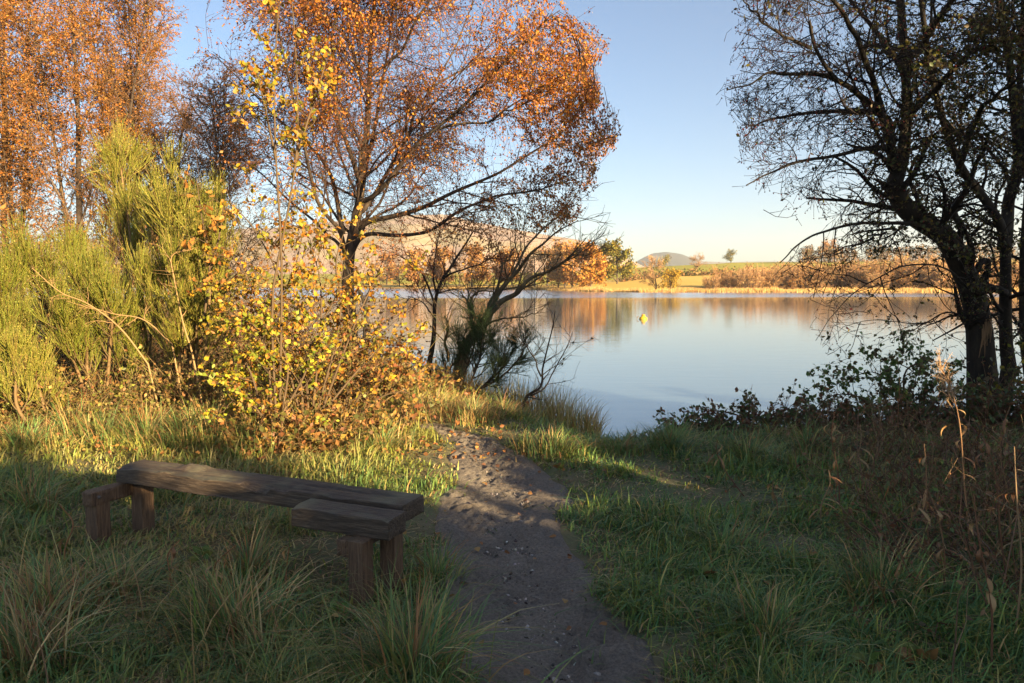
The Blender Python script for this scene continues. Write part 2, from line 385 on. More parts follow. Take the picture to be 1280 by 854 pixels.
# ------------------------------------------------------------------ far trees
def far_tree(name, label, cat, h, wd, kind, cols, loc, seed, group=None, nl=900, leaf=.5, twigs=True):
    g = np.random.default_rng(seed); o = thing(name, label, cat, loc, group); L = np.array(loc, float)
    th = h * (.22 if kind != 'shrub' else .12)
    tp = resample([L + (0, 0, -.3), L + (g.normal() * .1, 0, th), L + (g.normal() * .3, g.normal() * .3, h * .7), L + (g.normal() * .3, 0, h * .97)], 8)[None]
    mbt = MB(); tr = np.linspace(.03, .006, 8)[None] * h; tubes(mbt, tp, tr, 6, (.1, .075, .055))
    l1 = grow(tp, tr, 20 if kind != 'shrub' else 18, .10 if kind != 'shrub' else .02, 1, 1.05, wd * .66, 7, .10, (0, 0, .035), .5, .05, .5, g=g)
    l2 = grow(*l1, 7, .25, 1, .7, wd * .25, 5, .15, (0, 0, .03), .5, .04, .4, g=g)
    for P, R in (l1, l2): tubes(mbt, P, R, 3, (.12, .085, .06))
    if kind == 'bare':
        l3 = grow(*l2, 6, .2, 1, .6, wd * .14, 2, .15, (0, 0, .05), .6, .035, .3, g=g); tubes(mbt, *l3, 3, pal(len(l3[0]), g, [(.42, .25, .12)]))
    obj("trunk", mbt, M_twig, o)
    mb = MB(); src = np.concatenate([along(l2[0], 5, g, .2), along(l1[0], 6, g, .5)])
    src = src[g.choice(len(src), nl)] + g.normal(size=(nl, 3)) * wd * .05
    scatter(mb, *LEAF, src, frames(nl, g), g.uniform(.6, 1.4, nl) * leaf, pal(nl, g, cols, jit=.25))
    obj("crown", mb, M_far, o); return o
def fz(px, k):
    sh = np.interp(px, SHPX, SHR); r = sh + k; a = az(px); return np.array([math.tan(a) * r, r, float(far_z(np.array(a), np.array(r))) - .1])
ORA = [(.40, .18, .035), (.34, .14, .035), (.44, .24, .05)]; YEL = [(.46, .29, .035), (.4, .26, .04)]; YG = [(.22, .19, .035), (.16, .16, .035), (.32, .23, .04)]
BRN = [(.36, .2, .085), (.3, .155, .07), (.42, .24, .1)]; DRK = [(.06, .075, .025), (.09, .085, .03)]
g = np.random.default_rng(21)
far_tree("golden_oak", "round golden orange tree at the right end of the far shore copse", "tree", 10.5, 11, 'tree', ORA, fz(738, 22), 1, nl=3600, leaf=.8)
far_tree("oak_tree", "round green and yellow tree beside the golden field across the lake", "tree", 11.0, 12, 'tree', YG, fz(771, 62), 2, nl=3800, leaf=.85)
far_tree("bare_tree", "bare brown tree standing alone on the far lake shore", "tree", 7.2, 6.5, 'bare', BRN, fz(819, 11), 3, nl=250, leaf=.3)
far_tree("yellow_bush", "round bright yellow bush on the far shore right of the bare tree", "bush", 4.0, 5.2, 'shrub', YEL, fz(838, 9), 4, nl=1500, leaf=.4)
far_tree("lone_tree", "lone dark spreading tree on the skyline above the green field", "tree", 7.5, 10, 'tree', DRK + YG, fz(912, 400), 5, nl=900, leaf=.8)
far_tree("pale_bare_tree", "pale leafless tree cluster on the hedge line below the domed hill", "tree", 6.5, 9.5, 'bare', BRN, fz(870, 240), 6, nl=500, leaf=.45)
far_tree("hedge_tree", "low round yellowish tree on the hedge behind the golden field", "tree", 6.5, 9, 'shrub', YG, fz(828, 190), 66, nl=700, leaf=.6)
cop = far_tree("copse_tree", "orange brown tree in the copse behind the leaning bare tree", "tree", 11, 9, 'tree', ORA + BRN, fz(715, 24), 7, "trees of the far shore copse", nl=2600, leaf=.7)
cop2 = far_tree("copse_tree", "orange brown tree in the copse behind the leaning bare tree", "tree", 10, 8, 'bare', BRN, fz(698, 18), 8, "trees of the far shore copse", nl=500, leaf=.45)
for i, px in enumerate([684, 668, 706, 655, 640, 726, 624, 608, 590, 574, 556, 540, 522, 500, 484, 466]):
    c = dup([cop, cop2][i % 2], fz(px, g.uniform(12, 45)), g.uniform(0, 6.3), g.uniform(.75, 1.15) * (1.0 if px > 600 else 1.15))
    if px <= 600: c['label'] = 'far shore tree seen through the twigs of the young birch' if px > 530 else 'far shore tree seen just right of the big birch trunk'
sc1 = far_tree("scrub_bush", "leafless russet bush in the scrub along the far right shore", "bush", 4.2, 6.0, 'bare', BRN + ORA, fz(900, 30), 9, "scrub bushes along the far right shore", nl=350, leaf=.4)
sc2 = far_tree("scrub_bush", "leafless russet bush in the scrub along the far right shore", "bush", 3.6, 6.5, 'bare', BRN, fz(930, 30), 10, "scrub bushes along the far right shore", nl=250, leaf=.4)
sc3 = far_tree("scrub_bush", "leafless russet bush in the scrub along the far right shore", "bush", 3.3, 5.5, 'shrub', ORA + BRN, fz(960, 35), 12, "scrub bushes along the far right shore", nl=500, leaf=.35)
for i in range(118):
    px = 885 + 395 * ((i * .6180339) % 1); k = g.uniform(6, 46) * np.interp(px, [885, 960], [.5, 1])
    c = dup([sc1, sc2, sc3][i % 3], fz(px, k), g.uniform(0, 6.3), g.uniform(.7, 1.25) * np.interp(px, [885, 940, 1100, 1280], [.55, .95, 1.15, 1.2]))
    c['label'] = 'russet bush at the left end of the scrub, below the lone skyline tree' if px < 940 else 'leafless russet bush in the open middle of the far scrub' if px < 1050 else 'russet far shore bush seen through the hanging hawthorn twigs' if px < 1190 else 'russet far shore bush seen beside the hawthorn trunks'
hg = far_tree("skyline_tree", "dark tree in the wood along the skyline behind the green field", "tree", 8.5, 11, 'shrub', DRK + BRN, fz(1012, 380), 13, "trees of the skyline wood", nl=600, leaf=.9)
for i in range(40):
    px = 1000 + i * 7.2 + g.normal() * 3; dup(hg, fz(px, g.uniform(335, 400)), g.uniform(0, 6.3), g.uniform(.7, 1.1))
far_tree("golden_wood_tree", "rounded tawny tree in front of the skyline wood", "tree", 12.5, 14, 'tree', ORA + BRN, fz(1034, 370), 14, nl=1500, leaf=.9)
# hedges between the fields
def hedge(name, label, pts, h, wd, seed, cols):
    g = np.random.default_rng(seed); P = resample([fz(*p) for p in pts], 60); o = thing(name, label, "hedge", P[0])
    mb = MB(); n = 2600; t = g.uniform(0, 59, n); i = t.astype(int); c = P[i] + (P[np.minimum(i + 1, 59)] - P[i]) * (t - i)[:, None]
    c = c + g.normal(size=(n, 3)) * np.array([wd, wd, 0]) * .4; c[:, 2] += np.abs(g.normal(size=n)) * h * .5 * (.6 + .8 * vn(t * .6, t * 0, seed))
    scatter(mb, *LEAF, c, frames(n, g), g.uniform(.5, 1.2, n), pal(n, g, cols)); obj("foliage", mb, M_far, o)
    mb = MB(); st = P[::2, None] + np.array([[0, 0, -.2], [0, 0, h * .5], [.1, 0, h]])[None]; tubes(mb, st, np.full((len(st), 3), .08), 4, (.08, .06, .04)); obj("stems", mb, M_twig, o, "stuff")
hedge("field_hedge", "dark hedge dividing the golden field from the green pasture", [(775, 80), (830, 122), (880, 132), (950, 138)], 2.6, 2.0, 5, DRK + BRN)
hedge("upper_hedge", "hedge across the green slope above the russet scrub", [(1020, 190), (1100, 205), (1180, 200), (1290, 195)], 2.4, 2.0, 6, DRK + BRN)
# white cottage far right
L = fz(1207, 300); o = thing("white_cottage", "small white cottage seen between the dark trunks", "house", L)
def box(mb, c, s, col=(1, 1, 1)):
    c = np.asarray(c, float); s = np.asarray(s, float) / 2
    v = np.array([[x, y, z] for x in (-1, 1) for y in (-1, 1) for z in (-1, 1)]) * s + c
    mb.add(v, [[0, 1, 3, 2], [4, 6, 7, 5], [0, 4, 5, 1], [2, 3, 7, 6], [0, 2, 6, 4], [1, 5, 7, 3]], col)
mb = MB(); box(mb, L + (0, 0, 1.7), (9, 6, 4), (.75, .73, .68)); obj("wall", mb, M_twig, o, smooth=False)
mb = MB(); R_ = np.array([[-4.8, -3.4, 3.6], [4.8, -3.4, 3.6], [4.8, 0, 6.2], [-4.8, 0, 6.2], [-4.8, 3.4, 3.6], [4.8, 3.4, 3.6]]) + L
mb.add(R_, [[0, 1, 2, 3], [3, 2, 5, 4], [0, 4, 5, 1]], (.08, .08, .09)); mb.add(R_, [[0, 3, 4], [1, 5, 2]], (.7, .68, .62)); obj("roof", mb, M_twig, o, smooth=False)
for x in (-2.5, 0, 2.5):
    mb = MB(); box(mb, L + (x, -3.0, 1.9), (.9, .1, 1.2), (.05, .06, .07)); obj("window", mb, M_twig, o, smooth=False)
mb = MB(); box(mb, L + (-4.2, 0, 6.5), (.7, .7, 1.2), (.4, .3, .25)); obj("chimney", mb, M_twig, o, smooth=False)
# reed fringe on the far shore
g = np.random.default_rng(31); n = 16000; px = g.uniform(560, 1300, n); k = g.uniform(-1.5, 9, n) * np.interp(px, [560, 700, 800, 1300], [.6, 1, .7, .6])
sh = np.interp(px, SHPX, SHR) + k; Xr = (px - 640) / F * sh; Zr = np.maximum(far_z(np.arctan((px - 640) / F), sh), WATER) - .05
B = np.c_[Xr, sh, Zr]; hh = g.uniform(.4, 1.15, n) * (.6 + .6 * vn(px * .06, px * 0, 4)); ww = .10
tip = B + np.c_[g.normal(size=n) * .15, g.normal(size=n) * .1, hh]
V = np.stack([B - (ww, 0, 0), B + (ww, 0, 0), tip], 1); mb = MB(); mb.add(V.reshape(-1, 3), np.arange(3 * n).reshape(-1, 3), np.repeat(pal(n, g, [(.5, .32, .12), (.42, .26, .1), (.58, .42, .18), (.3, .17, .07)]), 3, 0))
tag(obj("reed_fringe", mb, M_far), "band of tawny reeds along the water's edge on the far shore", "reeds", kind="stuff")
# buoy
Bp = gp(804, 399, WATER); o = thing("buoy", "small yellow buoy floating on the calm lake", "buoy", Bp)
M_yel = tint_mat("buoy_plastic", .4)
def lathe(mb, c, prof, n=20, col=(1, 1, 1)):
    prof = np.array(prof); an = np.arange(n) / n * 2 * math.pi
    V = np.stack([prof[:, :1] * np.cos(an), prof[:, :1] * np.sin(an), np.repeat(prof[:, 1:], n, 1)], -1) + np.asarray(c)
    k = len(prof); i = np.arange(k - 1)[:, None] * n; s = np.arange(n)[None]; s2 = (s + 1) % n
    mb.add(V.reshape(-1, 3), np.stack(np.broadcast_arrays(i + s, i + s2, i + n + s2, i + n + s), -1).reshape(-1, 4), col)
mb = MB(); lathe(mb, Bp, [(.01, -.15), (.22, -.12), (.28, .02), (.26, .10), (.17, .17), (.11, .2), (.09, .23)], 24, (.5, .32, .03)); obj("float_body", mb, M_yel, o)
mb = MB(); lathe(mb, Bp, [(.06, .2), (.12, .22), (.14, .27), (.10, .32), (.01, .33)], 20, (.5, .26, .03)); obj("cap", mb, M_yel, o)
mb = MB(); a_ = np.linspace(0, math.pi, 9); tubes(mb, np.c_[-.3 - .13 * np.sin(a_), 0 * a_, .05 + .12 * np.cos(a_)][None] + Bp, np.full((1, 9), .03), 6, (.2, .12, .05)); obj("mooring_ring", mb, M_yel, o)

# ------------------------------------------------------------------ bench
def beam(mb, A, Bv, wd, ht, seed, nl=70, chips=(), amp=.004, rough_end=.006, cracks=()):
    """weathered timber from A to Bv (centre line); u across, z up"""
    g = np.random.default_rng(seed); A = np.asarray(A, float); Bv = np.asarray(Bv, float); Lg = np.linalg.norm(Bv - A); T = (Bv - A) / Lg
    up = np.array([0, 0, 1.]) if abs(T[2]) < .8 else np.array([.386, .922, 0]); sd = norm(np.cross(T, up)); up = np.cross(sd, T)
    hm = min(wd, ht) / 2; er = .006 / hm; e = np.r_[-1, -1 + er * .5, -1 + er, -1 + 2 * er, -.7, -.5, -.33, -.17, 0, .17, .33, .5, .7, 1 - 2 * er, 1 - er, 1 - er * .5, 1]; m = len(e)
    prof = np.concatenate([np.c_[e, -np.ones(m)][:-1], np.c_[np.ones(m), e][:-1], np.c_[-e, np.ones(m)][:-1], np.c_[-np.ones(m), -e][:-1]])
    hw, hh = wd / 2, ht / 2; q = prof * (hw, hh); rad = .006
    cx = np.clip(q[:, 0], -hw + rad, hw - rad); cy = np.clip(q[:, 1], -hh + rad, hh - rad); dv = np.c_[q[:, 0] - cx, q[:, 1] - cy]
    ln = np.linalg.norm(dv, axis=1, keepdims=True); dv = np.where(ln > 0, dv / np.maximum(ln, 1e-9) * np.minimum(ln, rad), dv); q = np.c_[cx, cy] + dv
    k = len(q); t = np.linspace(0, 1, nl); Tt, I = np.meshgrid(t, np.arange(k), indexing='ij')
    Q = np.broadcast_to(q, (nl, k, 2)).copy()
    ph = I / k * 9
    nz = amp * (fbm(Tt * Lg * 3, ph, seed, 3) + .5 * fbm(Tt * Lg * 22, ph * 3, seed + 5, 2))
    Q *= (1 + nz / min(hw, hh))[..., None]
    for (tc, uc, tl, dp) in chips:            # bites out of the upper edge; uc = -1 is the side towards the viewer
        wgt = np.exp(-(((Tt - tc) * Lg / tl) ** 4)) * np.exp(-((Q[..., 0] / hw - uc) / .45) ** 2) * (Q[..., 1] > 0)
        Q[..., 1] -= wgt * dp * (1 + .6 * fbm(Tt * Lg * 30, ph * 4, seed + 9, 2)); Q[..., 0] -= uc * wgt * dp * .3
    for (tc, tl, u0) in cracks:
        wgt = np.exp(-(((Tt - tc) * Lg / tl) ** 6)) * np.exp(-((Q[..., 0] - u0 * hw - .004 * fbm(Tt * Lg * 9, Tt * 0, seed + 3, 2)) / (.07 * hw)) ** 2) * (Q[..., 1] > .8 * hh)
        Q[..., 1] -= wgt * .02
    tt = Tt * Lg; endj = rough_end * (fbm(I * .7, I * 0., seed + 20, 2))
    tt = tt + np.where(Tt == 0, endj, 0) + np.where(Tt == 1, endj, 0)
    V = A + tt[..., None] * T + Q[..., :1] * sd + Q[..., 1:] * up
    i = np.arange(nl - 1)[:, None] * k; s = np.arange(k)[None]; s2 = (s + 1) % k
    mb.add(V.reshape(-1, 3), np.stack(np.broadcast_arrays(i + s, i + s2, i + k + s2, i + k + s), -1).reshape(-1, 4))
    for r, fl in ((0, 1), (nl - 1, 0)):       # end grain: ring of rings
        ring = V[r]; c = ring.mean(0); in1 = c + (ring - c) * .93 + T * (-.003 if r == 0 else .003); in2 = c + (ring - c) * .5 + T * (-.004 if r == 0 else .004)
        vv = np.concatenate([ring, in1, in2, c[None]]); s = np.arange(k); s2 = (s + 1) % k
        f = np.concatenate([np.c_[s, s2, k + s2, k + s], np.c_[k + s, k + s2, 2 * k + s2, 2 * k + s]]); ft = np.c_[2 * k + s, 2 * k + s2, np.full(k, 3 * k)]
        if fl: f = f[:, ::-1]; ft = ft[:, ::-1]
        n0 = mb.n; mb.add(vv, f); mb.t.append(ft + n0)
def wood_mat(name, dark, mid, light, moss, stretch):
    m, t, b = mk(name); f = noise(t, 14, 8, .7, stretch=stretch); f2 = noise(t, 3.5, 4, .6); f3 = noise(t, 45, 4, .7)
    c = ramp(t, f, [(.28, dark), (.5, mid), (.74, light)])
    geo = t.nodes.new("ShaderNodeNewGeometry"); sp = t.nodes.new("ShaderNodeSeparateXYZ"); t.links.new(geo.outputs['Normal'], sp.inputs[0])
    mr = nd(t, "ShaderNodeMapRange"); mr.inputs[1].default_value = .5; mr.inputs[2].default_value = .95; t.links.new(sp.outputs['Z'], mr.inputs[0])
    mm = nd(t, "ShaderNodeMath", operation='MULTIPLY'); t.links.new(mr.outputs[0], mm.inputs[0])
    mf = nd(t, "ShaderNodeMapRange"); mf.inputs[1].default_value = .42; mf.inputs[2].default_value = .7; t.links.new(f2, mf.inputs[0]); t.links.new(mf.outputs[0], mm.inputs[1])
    mx = nd(t, "ShaderNodeMix", data_type='RGBA'); t.links.new(mm.outputs[0], mx.inputs[0]); t.links.new(c, mx.inputs[6]); mx.inputs[7].default_value = (*moss, 1)
    t.links.new(mx.outputs[2], b.inputs['Base Color']); b.inputs['Roughness'].default_value = .72
    ad = nd(t, "ShaderNodeMath", operation='MULTIPLY_ADD'); ad.inputs[1].default_value = .35; t.links.new(f3, ad.inputs[0]); t.links.new(f, ad.inputs[2]); bump(t, b, ad.outputs[0], .9, .011); return m
bu = norm(np.array([1.937, -.81, 0])); bn = np.array([-bu[1], bu[0], 0])
rot = math.atan2(bu[1], bu[0])
BZ = .437
c0 = np.array([-2.51, 4.59, BZ - .049]) + bn * .115; c1 = np.array([-.573, 3.78, BZ - .049]) + bn * .115
bench = thing("bench", "weathered timber bench with a short front plank beside the muddy path", "bench", (*(c0 + c1)[:2] / 2, 0))
W_top = wood_mat("weathered_sleeper", (.018, .012, .009), (.07, .048, .033), (.18, .135, .095), (.16, .15, .09), (.5, 7, 7))
W_post = wood_mat("reddish_post", (.04, .022, .013), (.13, .075, .043), (.27, .17, .10), (.19, .16, .09), (7, 7, .5))
def wpart(name, m, *a, **k):
    mb = MB(); beam(mb, *a, **k); me = mb.mesh(name, None, False); o = link(name, me, m, bench)
    rotm = Matrix.Rotation(rot, 4, 'Z'); me.transform(rotm.inverted() @ Matrix.Translation(-bench.location)); o.rotation_euler = (0, 0, rot); return o
wpart("plank", W_top, c0, c1, .225, .098, 5, nl=120, chips=[(.545, 1, .07, .045), (.5, 1, .03, .03), (.23, -.6, .09, -.022), (.0, 1, .12, .022), (.62, .95, .05, .014), (.33, 1, .06, .012), (.2, 1, .05, -.014), (.8, 1, .08, .01)], amp=.0032, cracks=[(.35, .35, .2), (.8, .3, -.15), (.62, .2, .5)])
f0 = np.array([-1.165, 3.79, BZ - .066]); f1 = np.array([-.62, 3.565, BZ - .066])
wpart("plank", W_top, f0 + bn * .098, f1 + bn * .098, .172, .106, 6, nl=60, chips=[(.0, 1, .04, .012), (1, 1, .03, .012), (.45, 1, .05, .006)], amp=.003, cracks=[(.7, .15, .1)])
pts = {}
for nm, (px, py), ht, wdt in (("fl", (124, 676), .32, .10), ("rl", (180, 662), .30, .095), ("fr", (452, 752), .32, .09), ("rr", (490, 736), .31, .09)):
    p = gp(px, py); pts[nm] = p; wpart("post", W_post, (p[0], p[1], -.15), (p[0], p[1], ht), wdt, wdt, 10 + len(pts), nl=30, amp=.002)
a_ = pts["fl"] - bn * .075 + np.array([0, 0, .283]); wpart("crossbeam", W_post, a_ + bu * .01, a_ + bu * .01 + bn * .5, .085, .085, 21, nl=30)
for p_, s_ in ((pts["fr"], .07),):
    a_ = p_ + bn * (-.03) + np.array([0, 0, .272]) - bu * .085; wpart("crossbeam", W_post, a_, a_ + bn * .4, .075, .085, 22, nl=30)
M_bolt = tint_mat("rusty_bolt", .5)
bp_ = pts["fl"] - bn * .03 + bu * .058 + np.array([0, 0, .29]); mb = MB(); tubes(mb, np.stack([bp_ - bu * .01, bp_, bp_ + bu * .006, bp_ + bu * .007])[None], np.array([[.012, .012, .01, .001]]), 8, (.12, .1, .09)); obj("bolt", mb, M_bolt, bench)

# ------------------------------------------------------------------ the wood beside the photographer (out of frame right): it shades the foreground
LD = np.array([-sdir[0], -sdir[1]]); LD /= np.linalg.norm(LD)       # direction light travels
SD = np.array([LD[1], -LD[0]])
if SD[1] < 0: SD = -SD
def st_xy(s, tt): return SD * s + LD * tt
def shade_tree(name, label, cat, s, tt, h, wd, seed, group, nl, leaf, low=.02):
    x, y = st_xy(s, tt); g = np.random.default_rng(seed); L = np.array([x, y, float(gz0(x, y))]); o = thing(name, label, cat, L, group)
    tp = resample([L + (0, 0, -.2), L + (.1, 0, h * .4), L + (0, .15, h * .9)], 8)[None]; tr = np.linspace(.025, .006, 8)[None] * h
    mb = MB(); tubes(mb, tp, tr, 7, (.08, .06, .045)); l1 = grow(tp, tr, 16, low, 1, .9, wd * .6, 6, .12, (0, 0, .06), .5, .01, .3, g=g); l2 = grow(*l1, 6, .2, 1, .7, wd * .25, 4, .15, g=g, rmin=.005)
    tubes(mb, *l1, 4, (.08, .06, .045)); tubes(mb, *l2, 3, (.08, .06, .045)); obj("trunk", mb, M_twig, o)
    mb = MB(); q = np.concatenate([along(l2[0], 8, g), along(l1[0], 8, g)]); q = q[g.choice(len(q), nl)] + g.normal(size=(nl, 3)) * wd * .05
    q = q[q[:, 2] > L[2] + .05]; n = len(q); scatter(mb, *LEAF, q, frames(n, g), g.uniform(.7, 1.3, n) * leaf, pal(n, g, [(.08, .08, .03), (.2, .11, .04), (.1, .1, .03)])); obj("crown", mb, M_leaf, o, "stuff")
    return o
hb = []
for i, (s, h) in enumerate([(-7, 3.6), (-6, 3.7), (-5, 3.9), (-4, 4.0), (-3, 3.9), (-2, 4.0), (-1, 4.0), (-.4, 4.0), (.2, 4.1), (.8, 3.9), (1.5, 3.5), (2.2, 3.35), (3, 3.1), (4, 3.1), (5, 3.3), (6, 3.35), (6.7, 3.8), (7.5, 4.4)]):
    if i == 0: o = hb0_ = shade_tree("hedge_bush", "bush of the hedge beside the lawn at the far right, outside the picture", "bush", s, -9, 3.6, 2.6, 40, "hedge bushes outside the picture", 3400, .25)
    else:
        x, y = st_xy(s, -9 + .5 * math.sin(i * 2.1)); dup(hb0_, (x, y, float(gz0(x, y))), i * 1.7, (1, 1, h / 3.6))
for i, (s, h) in enumerate([(8.6, 8.2), (10.0, 9.0), (11.4, 8.8)]):
    if i == 0: ht0_ = shade_tree("hedge_tree", "tall tree in the hedge at the far right, outside the picture", "tree", s, -9.5, h, 4.6, 60, "hedge trees outside the picture", 7000, .24)
    else:
        x, y = st_xy(s, -9.5 + i * .6); dup(ht0_, (x, y, float(gz0(x, y))), i * 2.0, (1, 1, h / 8.2))

# ------------------------------------------------------------------ near trees
def limb(pts, D0, k=16):
    """limb drawn as (px, py, depth offset) points"""
    return resample([at(p[0], p[1], D0 + (p[2] if len(p) > 2 else 0)) for p in pts], k)
def limbs_tree(name, label, cat, base, D0, limbs, mat, sides=10, k=18, wob=.0):
    """limbs: (part name, points, r0, r1). returns the thing, P, R arrays"""
    o = thing(name, label, cat, base); Ps = []; Rs = []
    for j, (nm, pts, r0, r1) in enumerate(limbs):
        P = limb(pts, D0, k); u = np.linspace(0, 1, k); R = r0 + (r1 - r0) * u ** .8
        R = R * (1 + .10 * fbm(u * 7, u * 0 + j * 3.1, 5, 3))
        P = P + np.stack([fbm(u * 6, u * 0 + j, 41, 3), fbm(u * 6, u * 0 + j, 42, 3), fbm(u * 6, u * 0 + j, 43, 3)], -1) * wob
        if name == 'hawthorn_tree' and j == 0: R = R * (1 - .42 * sstep(.5, .72, u))
        Ps.append(P); Rs.append(R)
        if nm == "trunk": R = R * (1 + .55 * np.exp(-u * 14))
        mb = MB(); P2 = resample(P, 40); R2 = np.interp(np.linspace(0, 1, 40), u, R); tubes(mb, P2[None], R2[None], sides); obj(nm, mb, mat, o)
    return o, np.array(Ps), np.array(Rs)

# --- the big orange birch
g = np.random.default_rng(101); D = 16.0
B0 = at(441, 470, D); B0[2] = gz0(B0[0], B0[1]) - .1
bp0 = project(B0); 
bl = [("trunk", [(bp0[0], bp0[1]), (436, 420), (434, 360), (440, 300), (447, 250, .2), (455, 180, .3), (462, 100, .3), (470, 0, .2), (478, -90, 0)], .19, .022),
      ("limb", [(433, 330), (428, 290, -.3), (405, 263, -.8), (388, 225, -1.2), (375, 170, -1.6), (360, 100, -2), (345, 20, -2.3), (338, -60, -2.4)], .07, .012),
      ("limb", [(440, 300), (450, 259, .4), (456, 204, .9), (468, 145, 1.4), (484, 60, 1.8), (494, -50, 2.2)], .09, .02),
      ("limb", [(437, 310), (447, 262, -.3), (470, 242, -.7), (510, 192, -1.2), (549, 158, -1.6), (600, 110, -2), (650, 60, -2.2), (690, 20, -2.3)], .09, .015),
      ("limb", [(434, 325), (452, 284, .2), (506, 265, .6), (561, 244, 1), (607, 225, 1.3), (650, 202, 1.6), (700, 170, 1.8), (738, 135, 1.8)], .095, .015),
      ("limb", [(434, 335), (454, 293, -.2), (498, 295, -.5), (540, 287, -.9), (578, 263, -1.2), (620, 245, -1.4), (670, 240, -1.5), (705, 225, -1.6)], .075, .012),
      ("limb", [(446, 270), (464, 246, .3), (506, 179, 1), (519, 145, 1.5), (540, 110, 2), (575, 50, 2.4), (600, -30, 2.7)], .075, .014),
      ("limb", [(428, 290), (410, 215, .6), (385, 180, 1.1), (345, 148, 1.6), (310, 112, 2), (272, 70, 2.3)], .07, .012),
      ("limb", [(448, 230), (430, 170, -.6), (415, 100, -1.1), (420, 20, -1.5), (415, -70, -1.8)], .07, .014),
      ("limb", [(436, 320), (415, 300, .8), (385, 270, 1.6), (345, 235, 2.2), (305, 200, 2.6), (268, 165, 2.8)], .06, .012),
      ("limb", [(462, 100, .3), (500, 60, -.3), (540, -10, -.8), (570, -80, -1)], .05, .012),
      ("limb", [(540, 110, 2), (600, 75, 2.2), (660, 70, 2.2), (715, 75, 2)], .035, .01),
      ("limb", [(549, 158, -1.6), (610, 150, -1.9), (670, 115, -2.2), (730, 95, -2.3)], .035, .01),
      ("limb", [(680, 182, 1.7), (705, 185, 1.5), (725, 205, 1.3), (735, 235, 1.2)], .02, .006),
      ("limb", [(660, 240, -1.5), (680, 238, -1.7), (695, 250, -1.9), (702, 270, -2)], .016, .006),
      ("limb", [(690, 20, -2.3), (715, 40, -2.2), (738, 70, -2), (748, 105, -1.8)], .02, .006),
      ("limb", [(460, 130, .3), (440, 60, -.8), (390, 10, -1.6), (350, -60, -2)], .05, .012)]
bl = [(a_, b_, c_ * (.78 if a_ == 'limb' else 1), d_ * .75) for a_, b_, c_, d_ in bl]
birch, P, R = limbs_tree("birch_tree", "large birch with spreading limbs and glowing orange leaves at the lakeside", "tree", B0, D, bl, M_birch, k=18, wob=.09)
tr1 = grow(P[:1], R[:1], 26, .32, .97, .85, 3.4, 9, .11, (0, 0, .08), .32, .013, .4, g=g)
A = (np.concatenate([np.repeat(P[1:], 1, 0)]), R[1:])
l1a = grow(*A, 12, .22, 1, .75, 1.7, 8, .13, (0, 0, .02), .45, .012, .4, g=g)
l1b = grow(*tr1, 6, .2, 1, .75, 1.3, 8, .13, (0, 0, 0), .45, .012, .4, g=g)
l1 = (np.concatenate([l1a[0], l1b[0]]), np.concatenate([l1a[1], l1b[1]]))
l2 = grow(*l1, 7, .12, 1, .75, .95, 4, .2, (0, 0, -.05), .5, .0065, .4, g=g)
l3 = grow(*l2, 6, .1, 1, .65, .57, 3, .16, (0, 0, -.3), .55, .0048, .3, g=g)
def keep(T, f):
    k = f(*project(T[0][:, -1])); return T[0][k], T[1][k]
def birch_env(px, py):
    right = 752 + 12 * np.sin(py * .045) + 10 * np.sin(py * .11 + 1) - np.clip(py - 215, 0, 200) * .45 - np.clip(60 - py, 0, 200) * 1.1
    left = 244 + 10 * np.sin(py * .06) + np.clip(py - 200, 0, 200) * .9
    bot = np.interp(px, [240, 420, 560, 640, 700, 740, 760], [255, 300, 300, 296, 290, 262, 215])
    return (px < right) & (px > left) & (py < bot)
l1 = keep(l1, birch_env); l2 = keep(l2, birch_env); l3 = keep(l3, birch_env)
mb = MB(); tubes(mb, *tr1, 6, (.06, .04, .03)); tubes(mb, *l1, 4, (.06, .038, .028)); obj("branches", mb, M_twig, birch)
mb = MB(); tubes(mb, *l2, 3, (.065, .035, .026)); tubes(mb, *l3, 3, (.085, .04, .026)); obj("twigs", mb, M_twig, birch, "stuff")
q = along(l3[0], 15, g, .1, 1.05) + g.normal(size=(len(l3[0]) * 15, 3)) * .03
px, py = project(q)
cl = vn(q[:, 0] * 1.1 + q[:, 1] * .7, q[:, 2] * 1.1, 77)
wgt = .12 + .85 * sstep(560, 730, px) + .35 * sstep(150, 0, py) + .9 * (cl - .5)
k = g.uniform(size=len(q)) < np.clip(wgt, .12, 1); q = q[k]; px = px[k]; n = len(q); cl = cl[k]
cols = pal(n, g, [(.44, .16, .018), (.36, .115, .018), (.48, .23, .025), (.26, .085, .02), (.2, .07, .025), (.34, .2, .045)], [4, 4, 3, 3, 2, 1], .2)
mb = MB(); dn = g.normal(size=(n, 3)) * .6 + np.array([0, 0, -.6]); scatter(mb, *LEAF, q, frames(n, g, d=dn), g.uniform(.7, 1.3, n) * .052, cols)
obj("leaves", mb, M_leaf, birch, "stuff")

